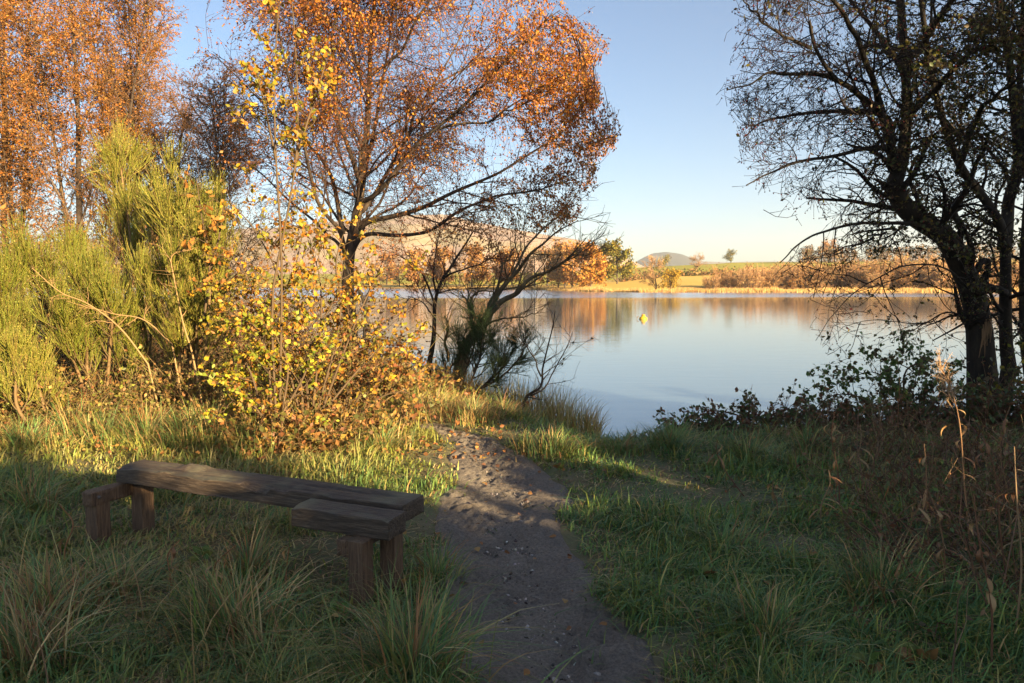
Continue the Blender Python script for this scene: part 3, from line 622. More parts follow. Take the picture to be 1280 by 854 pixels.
# --- background birches on the left
def wild_birch(label, loc, h, seed, nleaf, spread=3.6, cols=None, lean=(0, 0)):
    g = np.random.default_rng(seed); L = np.array(loc, float); o = thing("birch_tree", label, "tree", L, "autumn trees at the back left")
    ns = 3; tps = []; 
    for j in range(ns):
        dx, dy = g.normal(size=2) * .5 * (j > 0)
        tps.append(resample([L + (dx * .3, dy * .3, -.3), L + (dx + .1 * g.normal(), dy, h * .3), L + (dx * 1.7 + lean[0] * .5, dy * 1.7, h * .62), L + (dx * 2.2 + lean[0] + .3 * g.normal(), dy * 2.2, h * g.uniform(.85, 1))], 16))
    tp = np.array(tps); tr = np.linspace(.13, .02, 16)[None] * np.array([1, .7, .6])[:, None] * h / 12
    mb = MB(); tubes(mb, tp[:1], tr[:1], 8); obj("trunk", mb, M_birch, o)
    for j in (1, 2): mb = MB(); tubes(mb, tp[j:j + 1], tr[j:j + 1], 8); obj("stem", mb, M_birch, o)
    l1 = grow(tp, tr, 24, .12, 1, .65, spread * .8, 9, .11, (0, 0, .06), .42, .018, .55, g=g)
    l2 = grow(*l1, 8, .15, 1, .65, spread * .32, 4, .18, (0, 0, .0), .5, .009, .4, g=g)
    l3 = grow(*l2, 8, .1, 1, .65, spread * .18, 3, .2, (0, 0, -.06), .55, .007, .3, g=g)
    mb = MB(); tubes(mb, *l1, 4, (.13, .09, .06)); obj("branches", mb, M_twig, o)
    mb = MB(); tubes(mb, *l2, 3, (.13, .08, .045)); tubes(mb, *l3, 3, (.19, .105, .05)); obj("twigs", mb, M_twig, o, "stuff")
    q = along(l3[0], 11, g, .1, 1.05); cl = vn(q[:, 0] * .8 + q[:, 1] * .5, q[:, 2] * .8, seed)
    up = np.clip((q[:, 2] - L[2]) / h, 0, 1)
    k = g.uniform(size=len(q)) < np.clip(nleaf * (.25 + 1.1 * up + .9 * (cl - .5)), .03, 1); q = q[k]; n = len(q)
    mb = MB(); scatter(mb, *LEAF, q, frames(n, g), g.uniform(.7, 1.3, n) * .062, pal(n, g, cols or [(.40, .15, .022), (.34, .12, .022), (.42, .2, .035), (.26, .1, .03), (.3, .16, .04)], None, .2)); obj("leaves", mb, M_leaf, o, "stuff")
    return o
def base(px, D, dz=-.1):
    p = at(px, 450, D); return np.array([p[0], D, float(gz0(p[0], D)) + dz])
wb1 = wild_birch("orange leaved birch with several stems, leftmost at the back", base(22, 25), 12.4, 201, .75)
wb2 = wild_birch("tall orange birch behind the broom, second from the left", base(112, 23), 12.0, 202, .75)
wb3 = wild_birch("thin dark almost leafless tree in the gap between the birches", base(232, 26), 9.0, 204, .16, 2.8, [(.3, .13, .05), (.22, .1, .05)])
dup(wb1, base(178, 27), 2.1, (.85, .85, 1.0), "slender rust coloured birch, nearest the gap of sky")
dup(wb3, base(280, 24), 1.3, (1.05, 1.05, .85), "low purple brown tree behind the tall broom")
dup(wb2, base(-70, 22), 3.6, .97, "orange birch cut by the left edge of the picture")
# low scrub behind the brooms
# --- hawthorn on the right
g = np.random.default_rng(301); D = 9.2
H0 = at(1236, 500, D); H0 = np.array([H0[0], D, float(gz0(H0[0], D)) - .08]); hb0 = project(H0)
H1 = np.array([at(1266, 500, D)[0], D + .35, float(gz0(at(1266, 500, D)[0], D + .35)) - .08]); hb1 = project(H1)
hl = [("trunk", [(hb0[0], hb0[1]), (1229, 486), (1225, 419), (1216, 375), (1204, 342), (1182, 299, -.1), (1153, 277, -.2), (1130, 258, -.2), (1118, 234, -.2), (1127, 203, -.1), (1130, 169), (1135, 120), (1132, 60, .1), (1122, -30, .2), (1118, -90, .2)], .165, .075),
      ("trunk", [(hb1[0], hb1[1], .35), (1262, 470, .35), (1259, 419, .3), (1257, 352, .25), (1254, 294, .2), (1238, 262, .1), (1202, 215, 0), (1180, 160, -.1), (1162, 90, -.2), (1150, 10, -.3), (1145, -80, -.4)], .095, .022),
      ("limb", [(1255, 310, .2), (1262, 246, .5), (1269, 198, .7), (1262, 100, .9), (1248, 0, 1.1), (1240, -80, 1.2)], .085, .03),
      ("trunk", [(1296, 520, .7), (1284, 430, .7), (1278, 330, .6), (1286, 220, .6), (1275, 120, .6), (1282, 0, .5), (1290, -90, .5)], .08, .03),
      ("limb", [(1175, 292, -.1), (1144, 281, -.4), (1101, 277, -.8), (1062, 283, -1.1), (1029, 291, -1.3), (1000, 307, -1.5), (975, 328, -1.6)], .03, .005),
      ("limb", [(1122, 215, -.2), (1103, 150, -.5), (1088, 130, -.7), (1063, 114, -.9), (1038, 95, -1.1), (1020, 62, -1.2), (1012, 25, -1.3)], .055, .012),
      ("limb", [(1118, 175, 0), (1103, 145, .4), (1053, 140, .8), (1003, 143, 1.1), (960, 152, 1.3), (930, 168, 1.5)], .045, .008),
      ("limb", [(1133, 190), (1090, 186, -.5), (1053, 194, -.9), (1010, 202, -1.2), (970, 214, -1.4), (935, 232, -1.5)], .035, .006),
      ("limb", [(1050, 104, -1), (1010, 92, -1.2), (960, 95, -1.4), (915, 112, -1.5)], .028, .006),
      ("limb", [(1134, 100), (1110, 60, .6), (1080, 20, 1), (1040, -20, 1.4), (990, -50, 1.7)], .045, .01),
      ("limb", [(1103, 140, -.5), (1085, 80, -1.3), (1060, 30, -1.9), (1020, -20, -2.2), (980, -40, -2.4)], .04, .01),
      ("limb", [(1012, 60, -1.2), (975, 40, -1.4), (945, 20, -1.5), (930, 0, -1.6)], .022, .006),
      ("limb", [(1130, 150), (1170, 110, -.8), (1210, 70, -1.4), (1260, 50, -1.8)], .045, .012),
      ("limb", [(1200, 215, 0), (1215, 160, -.8), (1240, 120, -1.4), (1275, 100, -1.9)], .04, .012),
      ("limb", [(1150, 60, -.2), (1180, 10, -.8), (1220, -30, -1.2), (1260, -60, -1.5)], .045, .012),
      ("limb", [(1212, 365, 0), (1185, 335, -.5), (1140, 330, -.9), (1095, 350, -1.2), (1050, 385, -1.4), (1020, 425, -1.5)], .013, .003),
      ("limb", [(1222, 400, 0), (1190, 390, .3), (1150, 405, .6), (1100, 400, .9), (1050, 410, 1.1)], .013, .003),
      ("stub", [(1214, 372, .02), (1222, 335, 0), (1232, 326, 0), (1237, 336, 0), (1234, 358, 0)], .045, .03),
      ("stub", [(1222, 358, 0), (1238, 360, .1), (1256, 366, .22)], .05, .045),
      ("stub", [(1123, 226, -.2), (1112, 232, -.25), (1104, 230, -.3)], .045, .03),
      ("limb", [(1204, 330, 0), (1200, 300, -.05), (1195, 265, -.05), (1197, 255, 0)], .05, .035)]
haw, P, R = limbs_tree("hawthorn_tree", "dark twisted hawthorn leaning over the water at the right", "tree", H0, D, hl, M_dark, k=18, wob=.05)
main = list(range(0, 4)); idx = [i for i in range(len(hl)) if i not in (17, 18, 19, 20)]
def haw_env(px, py):
    left = np.interp(py, [-100, 0, 60, 110, 160, 235, 260, 300, 345, 380, 430, 470], [930, 918, 925, 903, 925, 930, 985, 1010, 955, 1020, 1015, 1100]) + 8 * np.sin(py * .3)
    return (px > left) & (py < 470)
A = (P[idx], R[idx])
l1 = grow(*A, 13, .12, 1, .9, 1.05, 8, .16, (-.02, 0, .0), .42, .007, .4, g=g)
l1m = grow(P[:4], R[:4], 12, .35, 1, 1.1, 1.7, 9, .16, (-.03, 0, .04), .3, .012, .3, g=g)
l1 = (np.concatenate([l1[0], resample_k(l1m[0], 8) if False else l1m[0][:, :8]]), np.concatenate([l1[1], l1m[1][:, :8]]))
l2 = grow(*l1, 8, .12, 1, .8, .5, 4, .24, (-.03, 0, -.06), .5, .0042, .35, g=g)
l3 = grow(*l2, 6, .1, 1, .8, .25, 3, .25, (0, 0, -.06), .6, .0031, .3, g=g)
def thin(T, f):
    px, py = project(T[0][:, -1]); k = ~((py > 318) & (px < 1205) & (g.uniform(size=len(px)) < f)); return T[0][k], T[1][k]
l1 = thin(keep(l1, haw_env), .35); l2 = thin(keep(l2, haw_env), .62); l3 = thin(keep(l3, haw_env), .75)
mb = MB(); tubes(mb, *l1, 5, (.025, .019, .015)); obj("branches", mb, M_twig, haw)
mb = MB(); tubes(mb, *l2, 3, (.025, .018, .015)); tubes(mb, *l3, 3, (.03, .02, .017)); obj("twigs", mb, M_twig, haw, "stuff")
q = along(l3[0], 2, g, .5, 1.0); n = len(q) // 2; q = q[g.choice(len(q), n, replace=False)]; px, py = project(q)
OCT = (np.array([[1, 0, -.5], [-.5, .87, -.5], [-.5, -.87, -.5], [0, 0, 1.]]) * 1.2, np.array([[0, 1, 3], [1, 2, 3], [2, 0, 3], [2, 1, 0]]))
mb = MB(); scatter(mb, *OCT, q - (0, 0, .012), frames(n, g), g.uniform(.7, 1.2, n) * .0085, pal(n, g, [(.09, .012, .012), (.05, .012, .012), (.14, .02, .015)])); obj("haws", mb, M_leaf, haw, "stuff")
q = along(l3[0], 5, g, .2, 1.0); px, py = project(q); dens = .3 * sstep(1020, 1150, px) + .55 * sstep(1080, 1200, px) * (vn(q[:, 0] * 2.2, q[:, 2] * 2.2, 5) > .42) + .05
k = g.uniform(size=len(q)) < dens; q = q[k]; n = len(q)
mb = MB(); scatter(mb, *LEAF, q, frames(n, g), g.uniform(.7, 1.3, n) * .042, pal(n, g, [(.05, .06, .018), (.07, .05, .02), (.16, .12, .02), (.09, .08, .02)], [4, 3, 1, 2])); obj("leaves", mb, M_leaf, haw, "stuff")
# ragged pale torn bark on the main trunk
a_ = at(1232, 408, D - .13); mb = MB()
for j in range(9):
    x0 = a_ + np.array([(j - 4) * .012, -.01 * abs(j - 4) * .3, .06 * g.normal() + .05]); tubes(mb, np.stack([x0, x0 + (.005 * g.normal(), -.015, -.12), x0 + (.012 * g.normal(), -.005, -.28 - .08 * g.uniform())])[None], np.array([[.006, .011, .003]]), 4, (.28, .17, .09))
obj("torn_bark", mb, M_dry, haw)

# --- leaning bare tree on the shore
g = np.random.default_rng(401); D = 12.8
L0 = base(566, D); b0 = project(L0)
wl = [("trunk", [(b0[0], b0[1]), (578, 445), (585, 428), (602, 408), (613, 390), (621, 380)], .12, .075),
      ("limb", [(618, 384), (632, 373, -.1), (648, 366, -.2), (656, 355, -.3), (668, 347, -.4), (687, 340, -.5), (702, 329, -.6), (715, 317, -.7), (733, 298, -.8)], .055, .008),
      ("limb", [(608, 396), (613, 378, .2), (620, 361, .3), (626, 335, .4), (625, 320, .5), (619, 304, .5)], .045, .008),
      ("limb", [(613, 388), (622, 372, .1), (634, 352, 0), (651, 333, -.1), (667, 314, -.3), (682, 302, -.4), (700, 288, -.5), (722, 278, -.6)], .05, .007),
      ("limb", [(592, 420), (588, 392, .3), (590, 374, .4), (600, 365, .4), (616, 364, .5)], .035, .012),
      ("limb", [(589, 400, .3), (583, 376, .3), (578, 370, .3)], .02, .012),
      ("limb", [(640, 345), (652, 318, .4), (668, 298, .6), (690, 278, .8), (706, 268, .9), (717, 270, 1)], .028, .006),
      ("limb", [(560, 450), (557, 430, -.3), (560, 410, -.4), (557, 395, -.4)], .03, .015),
      ("limb", [(700, 331, -.6), (716, 322, -.7), (738, 318, -.9)], .015, .005),
      ("limb", [(600, 412), (625, 398, -.5), (648, 398, -.8), (665, 392, -1)], .02, .006),
      ("limb", [(626, 335, .4), (640, 315, .7), (645, 292, .9)], .02, .006)]
lean, P, R = limbs_tree("leaning_bare_tree", "bare mossy tree leaning right over the water on the bank", "tree", L0, D, wl, M_grey, k=16, wob=.04)
l1 = grow(P[1:], R[1:], 10, .15, 1, .8, .75, 7, .14, (.03, 0, .07), .45, .006, .4, g=g); l2 = grow(*l1, 6, .15, 1, .7, .36, 5, .16, (0, 0, .06), .55, .0045, .3, g=g)
mb = MB(); tubes(mb, *l1, 4, (.12, .09, .05)); tubes(mb, *l2, 3, (.14, .10, .06)); obj("twigs", mb, M_twig, lean, "stuff")
# --- young birch beside it
g = np.random.default_rng(402); L0 = base(531, 13.2); b0 = project(L0)
wl = [("trunk", [(b0[0], b0[1]), (540, 432), (543, 400), (544, 373), (551, 352), (562, 336, .1), (576, 315, .2), (590, 290, .3)], .05, .014),
      ("limb", [(544, 378), (532, 350, -.3), (515, 330, -.6), (495, 318, -.8)], .022, .007), ("limb", [(546, 368), (541, 340, .2), (545, 310, .4), (550, 285, .5)], .022, .007),
      ("limb", [(553, 348), (575, 338, -.3), (600, 330, -.5), (622, 318, -.6)], .02, .006), ("limb", [(540, 395), (528, 378, .4), (510, 370, .7)], .016, .006)]
yb, P, R = limbs_tree("young_birch", "slim young birch with curved stem and sparse brown leaves on the bank", "tree", L0, 13.2, wl, M_dark, k=14, wob=.03)
l1 = grow(P, R, 12, .35, 1, .8, .85, 7, .14, (0, 0, .0), .45, .006, .3, g=g); l2 = grow(*l1, 8, .1, 1, .7, .42, 5, .16, (0, 0, -.06), .55, .004, .3, g=g)
mb = MB(); tubes(mb, *l1, 4, (.08, .055, .045)); tubes(mb, *l2, 3, (.10, .06, .05)); obj("twigs", mb, M_twig, yb, "stuff")
q = along(l2[0], 7, g); px, py = project(q); k = (py < 365) & (g.uniform(size=len(q)) < .8); q = q[k]; n = len(q); mb = MB(); scatter(mb, *LEAF, q, frames(n, g), g.uniform(.7, 1.2, n) * .045, pal(n, g, [(.34, .14, .05), (.42, .2, .06), (.26, .1, .05)])); obj("leaves", mb, M_leaf, yb, "stuff")
# second dark sapling nearer, left of it
L0 = base(458, 12.5); b0 = project(L0)
sp, P, R = limbs_tree("sapling", "dark forked sapling stem in front of the water beside the birch", "tree", L0, 12.5, [("trunk", [(b0[0], b0[1]), (456, 430), (457, 395), (452, 372), (440, 350), (430, 330)], .05, .015), ("limb", [(456, 380), (466, 355, -.1), (474, 338, -.2), (480, 320, -.3)], .025, .008)], M_dark, k=12, wob=.03)
g = np.random.default_rng(403); l1 = grow(P, R, 8, .4, 1, .8, .6, 6, .15, (0, 0, .05), .4, .005, g=g); mb = MB(); tubes(mb, *l1, 3, (.08, .06, .045)); obj("twigs", mb, M_twig, sp, "stuff")
# --- bare little shrub with a few dark leaves
g = np.random.default_rng(404); L0 = base(648, 10.6); b0 = project(L0)
wl = [("stem", [(b0[0], b0[1]), (655, 500), (664, 492), (676, 481), (678, 458), (689, 422), (693, 388)], .03, .006), ("stem", [(664, 494), (682, 484, .2), (690, 468, .3), (705, 440, .4), (716, 415, .5)], .016, .004), ("stem", [(676, 470), (668, 450, -.2), (655, 430, -.3), (640, 415, -.4)], .013, .004)]
bs, P, R = limbs_tree("bare_shrub", "small bare shrub with a few dark leaves hanging over the shore", "shrub", L0, 10.6, wl, M_dark, k=12, wob=.03, sides=7)
l1 = grow(P, R, 9, .2, 1, .75, .55, 6, .13, (.02, 0, .05), .5, .004, .3, g=g); l2 = grow(*l1, 5, .15, 1, .65, .22, 4, .15, (0, 0, .04), .6, .003, .3, g=g)
mb = MB(); tubes(mb, *l1, 4, (.06, .045, .035)); tubes(mb, *l2, 3, (.06, .045, .035)); obj("twigs", mb, M_twig, bs, "stuff")
for q in along(l2[0], 1, g)[g.choice(len(l2[0]), 14)]:
    mb = MB(); scatter(mb, *OVAL, q[None], frames(1, g), np.array([.05]), np.array([[.035, .04, .018]])); obj("leaf", mb, M_leaf, bs)

# ------------------------------------------------------------------ broom bushes
def broom(label, px, D, spots, seed, cols, stemcol=(.2, .13, .06), n1=60, wl=.36, name="broom_bush", up=.16, grp="broom bushes on the sunlit bank"):
    """spots: crown clumps as (px, py, radius px, share, depth offset)"""
    g = np.random.default_rng(seed); L = base(px, D, -.05); o = thing(name, label, "bush", L, grp)
    mbw = MB(); sc = D / F
    for (cx, cy, rp, num, dd) in spots:
        c = at(cx, cy + rp * .7, D + dd); r = rp * sc
        st = resample([L + (g.normal() * .15, g.normal() * .15, 0), L * .5 + c * .5 + g.normal(size=3) * .12, c - (0, 0, r * .3), c + (0, 0, r * .3)], 12)
        mb = MB(); tubes(mb, st[None], np.linspace(.022, .009, 12)[None], 6, stemcol); obj("stem", mb, M_dry, o)
        l1 = grow(st[None], np.linspace(.028, .012, 12)[None], int(num * 1.15), .24, 1, .8, r * 1.1, 7, .10, (0, 0, up), .5, .005, .2, g=g)
        tubes(mbw, *l1, 4, tuple(np.array(stemcol) * .8))
        l2 = grow(*l1, 9, .25, 1, .5, wl * .8, 4, .10, (0, 0, up * 1.6), .5, .0036, .25, g=g)
        l3 = grow(*l2, 7, .1, 1, .32, wl * .58, 3, .06, (0, 0, up * 2.2), .7, .0023, .3, g=g)
        if spots[0] is not None:
            tubes(mbw, *l2, 3, pal(len(l2[0]), g, cols)); tubes(mbw, *l3, 3, pal(len(l3[0]), g, cols))
            q = along(l3[0], 1, g, .2, 1); n = len(q); scatter(mbw, *LEAF, q, frames(n, g, d=g.normal(size=(n, 3)) * .5 + (0, 0, .8)), g.uniform(.6, 1.3, n) * .018, pal(n, g, cols))
    obj("whips", mbw, M_leaf, o, "stuff"); return o
BR = [(.24, .26, .035), (.19, .22, .03), (.30, .29, .045), (.31, .24, .06)]
BR2 = [(.31, .30, .045), (.25, .27, .04), (.36, .33, .06), (.38, .29, .08)]
broom("dense green broom bush at the left edge of the bank", 30, 8.9, [(5, 335, 50, 30, 0), (52, 330, 46, 30, .3), (-30, 400, 50, 26, -.2), (15, 405, 40, 20, -.3), (92, 312, 34, 18, .6)], 501, BR)
broom("bright feathery broom bush with pale arching stems, second from the left", 130, 8.6, [(112, 350, 38, 26, 0), (140, 375, 28, 16, -.2), (78, 385, 30, 14, -.3), (165, 400, 34, 16, .2)], 502, BR)
broom("tallest broom bush, thin topped with one narrow plume", 205, 9.6, [(150, 215, 34, 22, 0), (168, 270, 32, 16, .1), (150, 185, 20, 8, 0)], 503, BR2)
broom("broad yellow green broom bush with bare stems in the middle of the bank", 238, 8.4, [(222, 262, 44, 30, 0), (262, 300, 38, 24, -.2), (192, 275, 34, 20, .2), (225, 330, 42, 22, -.2), (262, 262, 26, 14, .2), (212, 225, 22, 10, .1), (190, 345, 36, 18, .15), (245, 385, 34, 16, -.2)], 504, BR2)
broom("small pale broom sapling standing in the grass at the left", 36, 7.9, [(20, 440, 28, 14, 0), (45, 455, 22, 10, .1)], 505, BR2, wl=.3)
broom("small dark green broom bush under the leaning bare tree", 575, 11.8, [(600, 415, 32, 22, 0), (630, 430, 28, 20, -.3), (575, 420, 25, 14, .2), (652, 428, 16, 10, -.4), (598, 390, 22, 12, .2)], 506, [(.06, .1, .04), (.05, .085, .035), (.09, .12, .05)], (.1, .07, .04), wl=.3, grp=None, up=.05)

# ------------------------------------------------------------------ leaf meshes built singly: oak and bramble leaves
def oak_leaf(seed):
    g = np.random.default_rng(seed); n = 8; y = np.linspace(0, 1, n); wv = np.array([.03, .16, .12, .30, .21, .36, .24, .05]) * g.uniform(.85, 1.15, n)
    z = .12 * np.sin(y * 2.6 + g.uniform(0, 2)) * g.uniform(.5, 1.4); zz = .10 * g.uniform(.3, 1.5)
    Lf = np.c_[-wv, y + .05 * (wv > .2), z + zz * wv * 2]; Rt = np.c_[wv, y + .05 * (wv > .2), z + zz * wv * 2]; C = np.c_[0 * y, y, z]
    v = np.concatenate([Lf, C, Rt]); i = np.arange(n - 1)
    q = np.concatenate([np.c_[i, n + i, n + i + 1, i + 1], np.c_[n + i, 2 * n + i, 2 * n + i + 1, n + i + 1]])
    st = np.array([[-.012, -.18, 0], [.012, -.18, 0], [.012, .02, z[0]], [-.012, .02, z[0]]]); return np.concatenate([v, st]), np.concatenate([q, [[3 * n, 3 * n + 1, 3 * n + 2, 3 * n + 3]]])
def oval_leaf(seed):
    g = np.random.default_rng(seed); n = 6; y = np.linspace(0, 1, n); wv = np.array([.08, .34, .42, .36, .2, .02]) * g.uniform(.88, 1.1, n)
    z = .16 * np.sin(y * 2.4 + g.uniform(0, 2)); zz = .12 * g.uniform(.4, 1.4)
    v = np.concatenate([np.c_[-wv, y, z + zz * wv], np.c_[0 * y, y, z], np.c_[wv, y, z + zz * wv]]); i = np.arange(n - 1)
    return v, np.concatenate([np.c_[i, n + i, n + i + 1, i + 1], np.c_[n + i, 2 * n + i, 2 * n + i + 1, n + i + 1]])
def leaf_meshes(maker, cols, per, seed):
    g = np.random.default_rng(seed); out = []
    for c in cols:
        for j in range(per):
            v, f = maker(seed + 31 * j + len(out)); mb = MB(); cc = np.clip(np.array(c)[None] * (1 + .2 * fbm(v[:, 0] * 4, v[:, 1] * 5, seed + j, 2))[:, None] * g.uniform(.85, 1.15), .004, .9)
            mb.add(v, f, cc); me = mb.mesh("leaf"); me.materials.append(M_leaf); out.append(me)
    return out
def hang_leaves(o, meshes, pos, g, size, d=None, maxn=300, maker=None, cols=None):
    """nearest to the viewer as single leaf parts, the rest as one part"""
    M = frames(len(pos), g, d=d); sc = size * g.uniform(.65, 1.25, len(pos)); order = np.argsort(-sc / np.linalg.norm(pos - EYE, axis=1)); L = np.array(o.location)
    for i in order[:maxn]:
        l = bpy.data.objects.new("leaf", meshes[g.integers(len(meshes))]); COL.objects.link(l); l.parent = o
        mm = Matrix.Identity(4)
        for r in range(3):
            for c in range(3): mm[r][c] = M[i, r, c] * sc[i]
            mm[r][3] = pos[i, r] - L[r]
        l.matrix_local = mm
    rest = order[maxn:]
    if len(rest):
        mb = MB(); v, f = OVAL; scatter(mb, v * np.array([.95, 1, 1]), f, pos[rest], M[rest], sc[rest], pal(len(rest), g, cols)); obj("leaves", mb, M_leaf, o, "stuff")
OAKC = [(.46, .27, .025), (.42, .19, .025), (.28, .24, .03), (.34, .13, .03), (.5, .31, .03), (.34, .2, .04), (.2, .2, .03)]
oakm = leaf_meshes(oak_leaf, OAKC, 4, 600)
def sprig(name, label, cat, stems, D, seed, nl, size, meshes, cols, maker, twig=.35, twcol=(.10, .068, .04), r0=.013, per=10, grp=None, maxn=300, zone=None, L=None, tl=1.0):
    g = np.random.default_rng(seed); L = base(stems[0][0][0], D) if L is None else L; o = thing(name, label, cat, L, grp); Ps = []
    for s in stems:
        P = limb(s, D, 16); Ps.append(P); mb = MB(); tubes(mb, P[None], np.linspace(r0, .004, 16)[None], 6, twcol); obj("stem", mb, M_twig, o)
    P = np.array(Ps); R = np.repeat(np.linspace(r0, .005, 16)[None], len(P), 0)
    l1 = grow(P, R, per, .05, 1, .95, twig, 6, .14, (0, 0, .06), .5, .004, .4, g=g); l2 = grow(*l1, 4, .3, 1, .7, twig * .45, 4, .15, (0, 0, .02), .6, .003, .2, g=g)
    mb = MB(); tubes(mb, *l1, 4, twcol); tubes(mb, *l2, 3, twcol); obj("twigs", mb, M_twig, o, "stuff")
    q = np.concatenate([along(l2[0], 7, g, .3, 1), along(l1[0], 4, g, .3, 1), along(P, 8, g, .3, 1)]); q = q[g.permutation(len(q))]
    if zone is not None: q = q[zone(*project(q))]
    q = q[:nl]; n = len(q); hang_leaves(o, meshes, q, g, size, g.normal(size=(n, 3)) * .8 + np.array([0, 0, -.25]), maxn, maker, cols); return o
sprig("oak_sapling", "tall slender oak sapling with yellow lobed leaves before the birch", "tree", [[(345, 520), (340, 380), (355, 290), (370, 200), (372, 120), (368, 40), (362, -30)], [(350, 500), (352, 330), (345, 200), (343, 110), (346, 40), (352, -20)], [(370, 200), (385, 150, .1), (398, 110, .2), (408, 75, .3)], [(345, 200), (330, 130, -.2), (322, 95, -.3)]], 7.2, 611, 1200, .054, oakm, OAKC, oak_leaf, twig=.32, per=12)
sprig("oak_bush", "bushy young oak with orange and yellow leaves, below the tall sapling", "bush", [[(380, 520), (370, 430), (350, 350), (320, 290), (290, 255)], [(390, 520), (400, 420), (400, 350), (385, 300)], [(360, 520), (340, 430), (310, 350), (290, 320)], [(400, 520), (430, 440), (450, 390), (470, 350, .3), (490, 330, .5)], [(400, 520), (450, 460, .2), (480, 430, .4), (500, 420, .5)], [(395, 520), (425, 400), (420, 330), (430, 290)], [(375, 520), (350, 400), (370, 330), (380, 280)], [(370, 520), (320, 440), (300, 400), (285, 360)], [(385, 510), (385, 440), (420, 370), (430, 330)]], 7.6, 612, 3000, .052, oakm, OAKC, oak_leaf, twig=.5, per=12)
ORL = [(.4, .17, .04), (.36, .16, .035), (.44, .24, .05)]
sprig("oak_sprig", "orange leaved oak shoot pushing out of the broad broom bush", "shoot", [[(255, 400), (262, 330), (252, 270), (246, 225)], [(260, 350), (275, 290), (280, 250)]], 7.9, 613, 60, .085, leaf_meshes(oak_leaf, ORL, 3, 650), ORL, oak_leaf, twig=.25, per=6)
BRC = [(.30, .31, .03), (.24, .27, .03), (.44, .35, .03), (.44, .25, .03), (.32, .15, .035), (.19, .23, .03)]
brm = leaf_meshes(oval_leaf, BRC, 3, 700)
sprig("bramble_bush", "yellow green bramble bush with orange leaves at the foot of the oak", "bush", [[(330, 530), (315, 470), (300, 450), (290, 470)], [(340, 530), (335, 450), (320, 410), (300, 400)], [(350, 530), (360, 460), (345, 420), (330, 380)], [(345, 530), (380, 470), (390, 430), (400, 420)], [(335, 530), (310, 500), (290, 500)]], 7.2, 621, 2200, .046, brm, BRC, oval_leaf, twig=.4, per=12)
RUC = [(.3, .14, .045), (.26, .1, .045), (.22, .16, .045), (.32, .21, .05), (.13, .13, .04)]
rum = leaf_meshes(oval_leaf, RUC, 3, 720)
sprig("bramble_bush", "rust red bramble bush sprawling right of the oak toward the path", "bush", [[(420, 530), (410, 470), (430, 430), (450, 420)], [(430, 530), (460, 480), (490, 450), (510, 455)], [(440, 530), (470, 500), (505, 490), (530, 510)], [(425, 530), (395, 490), (385, 470)], [(430, 530), (440, 460), (465, 440)]], 8.2, 622, 1900, .05, rum, RUC, oval_leaf, twig=.45, per=12)
GRC = [(.13, .21, .06), (.10, .16, .05), (.17, .21, .06), (.14, .10, .05)]
grm = leaf_meshes(oval_leaf, GRC, 3, 740)
sprig("bramble_bush", "green arching bramble on the bank before the hawthorn trunk", "bush", [[(1130, 545), (1120, 490), (1090, 465), (1050, 480)], [(1140, 545), (1130, 470), (1160, 452), (1195, 455)], [(1110, 545), (1080, 500), (1040, 495), (1010, 520)], [(1130, 545), (1100, 480), (1120, 455), (1150, 470)], [(1150, 545), (1170, 500), (1190, 480)], [(1140, 550), (1150, 510), (1110, 500), (1080, 530)]], 8.1, 623, 2000, .05, grm, GRC, oval_leaf, twig=.4, per=11)
GR2 = [(.11, .15, .05), (.15, .12, .05), (.2, .09, .045), (.09, .12, .045)]
gr2 = leaf_meshes(oval_leaf, GR2, 3, 760)
sprig("bramble_bush", "low dark bramble patch with reddish stems along the bank edge", "bush", [[(940, 550), (930, 525), (905, 515), (890, 530)], [(960, 550), (965, 520), (990, 512), (1010, 530)], [(980, 550), (950, 520), (925, 520)], [(1000, 550), (1020, 520), (1045, 525)]], 8.0, 624, 900, .045, gr2, GR2, oval_leaf, twig=.32, per=11, twcol=(.14, .05, .03))
YGC = [(.2, .2, .03), (.28, .22, .03), (.08, .09, .025)]
ygm = leaf_meshes(oval_leaf, YGC, 3, 780)
sprig("bramble_bush", "yellowing bramble round the foot of the hawthorn at the right edge", "bush", [[(1275, 560), (1262, 520), (1240, 500)], [(1290, 560), (1280, 500), (1262, 480)], [(1250, 560), (1240, 530), (1215, 530)], [(1290, 560), (1295, 470), (1270, 440)]], 8.3, 625, 260, .06, ygm, YGC, oval_leaf, twig=.35, per=10)

# ------------------------------------------------------------------ undergrowth, grass, reeds, dry stems, litter
def blades(mb, B, H, W, lean, az_, cols, bend=1.0, K=3, tipc=None):
    """n curved tapering grass blades; lean = sideways reach / length, az_ = direction it leans"""
    n = len(B); dirv = np.c_[np.cos(az_), np.sin(az_), 0 * az_]; side = np.c_[-np.sin(az_ + .6), np.cos(az_ + .6), 0 * az_]
    rows = []; u = np.linspace(0, 1, K + 1)
    for j, t in enumerate(u):
        reach = (lean * t ** 1.7)[:, None] * H[:, None]; z = H * (t - .55 * np.clip(lean, 0, 1.4) * t ** 2.6 * bend)
        c = B + dirv * reach + np.c_[0 * z, 0 * z, z]; w_ = (W * (1 - t ** 1.8))[:, None] * side
        rows += [c - w_, c + w_] if j < K else [c]
    m = 2 * K + 1; V = np.stack(rows, 1); i = np.arange(n)[:, None] * m
    for j in range(K - 1): pass
    Fq = np.concatenate([i + np.array([[2 * j, 2 * j + 1, 2 * j + 3, 2 * j + 2]]) for j in range(K - 1)]); Ft = i + np.array([[2 * K - 2, 2 * K - 1, 2 * K]])
    c = np.repeat(cols[:, None], m, 1)
    n0 = mb.n; mb.add(V.reshape(-1, 3), Fq, c.reshape(-1, 3)); mb.t.append(Ft + n0)
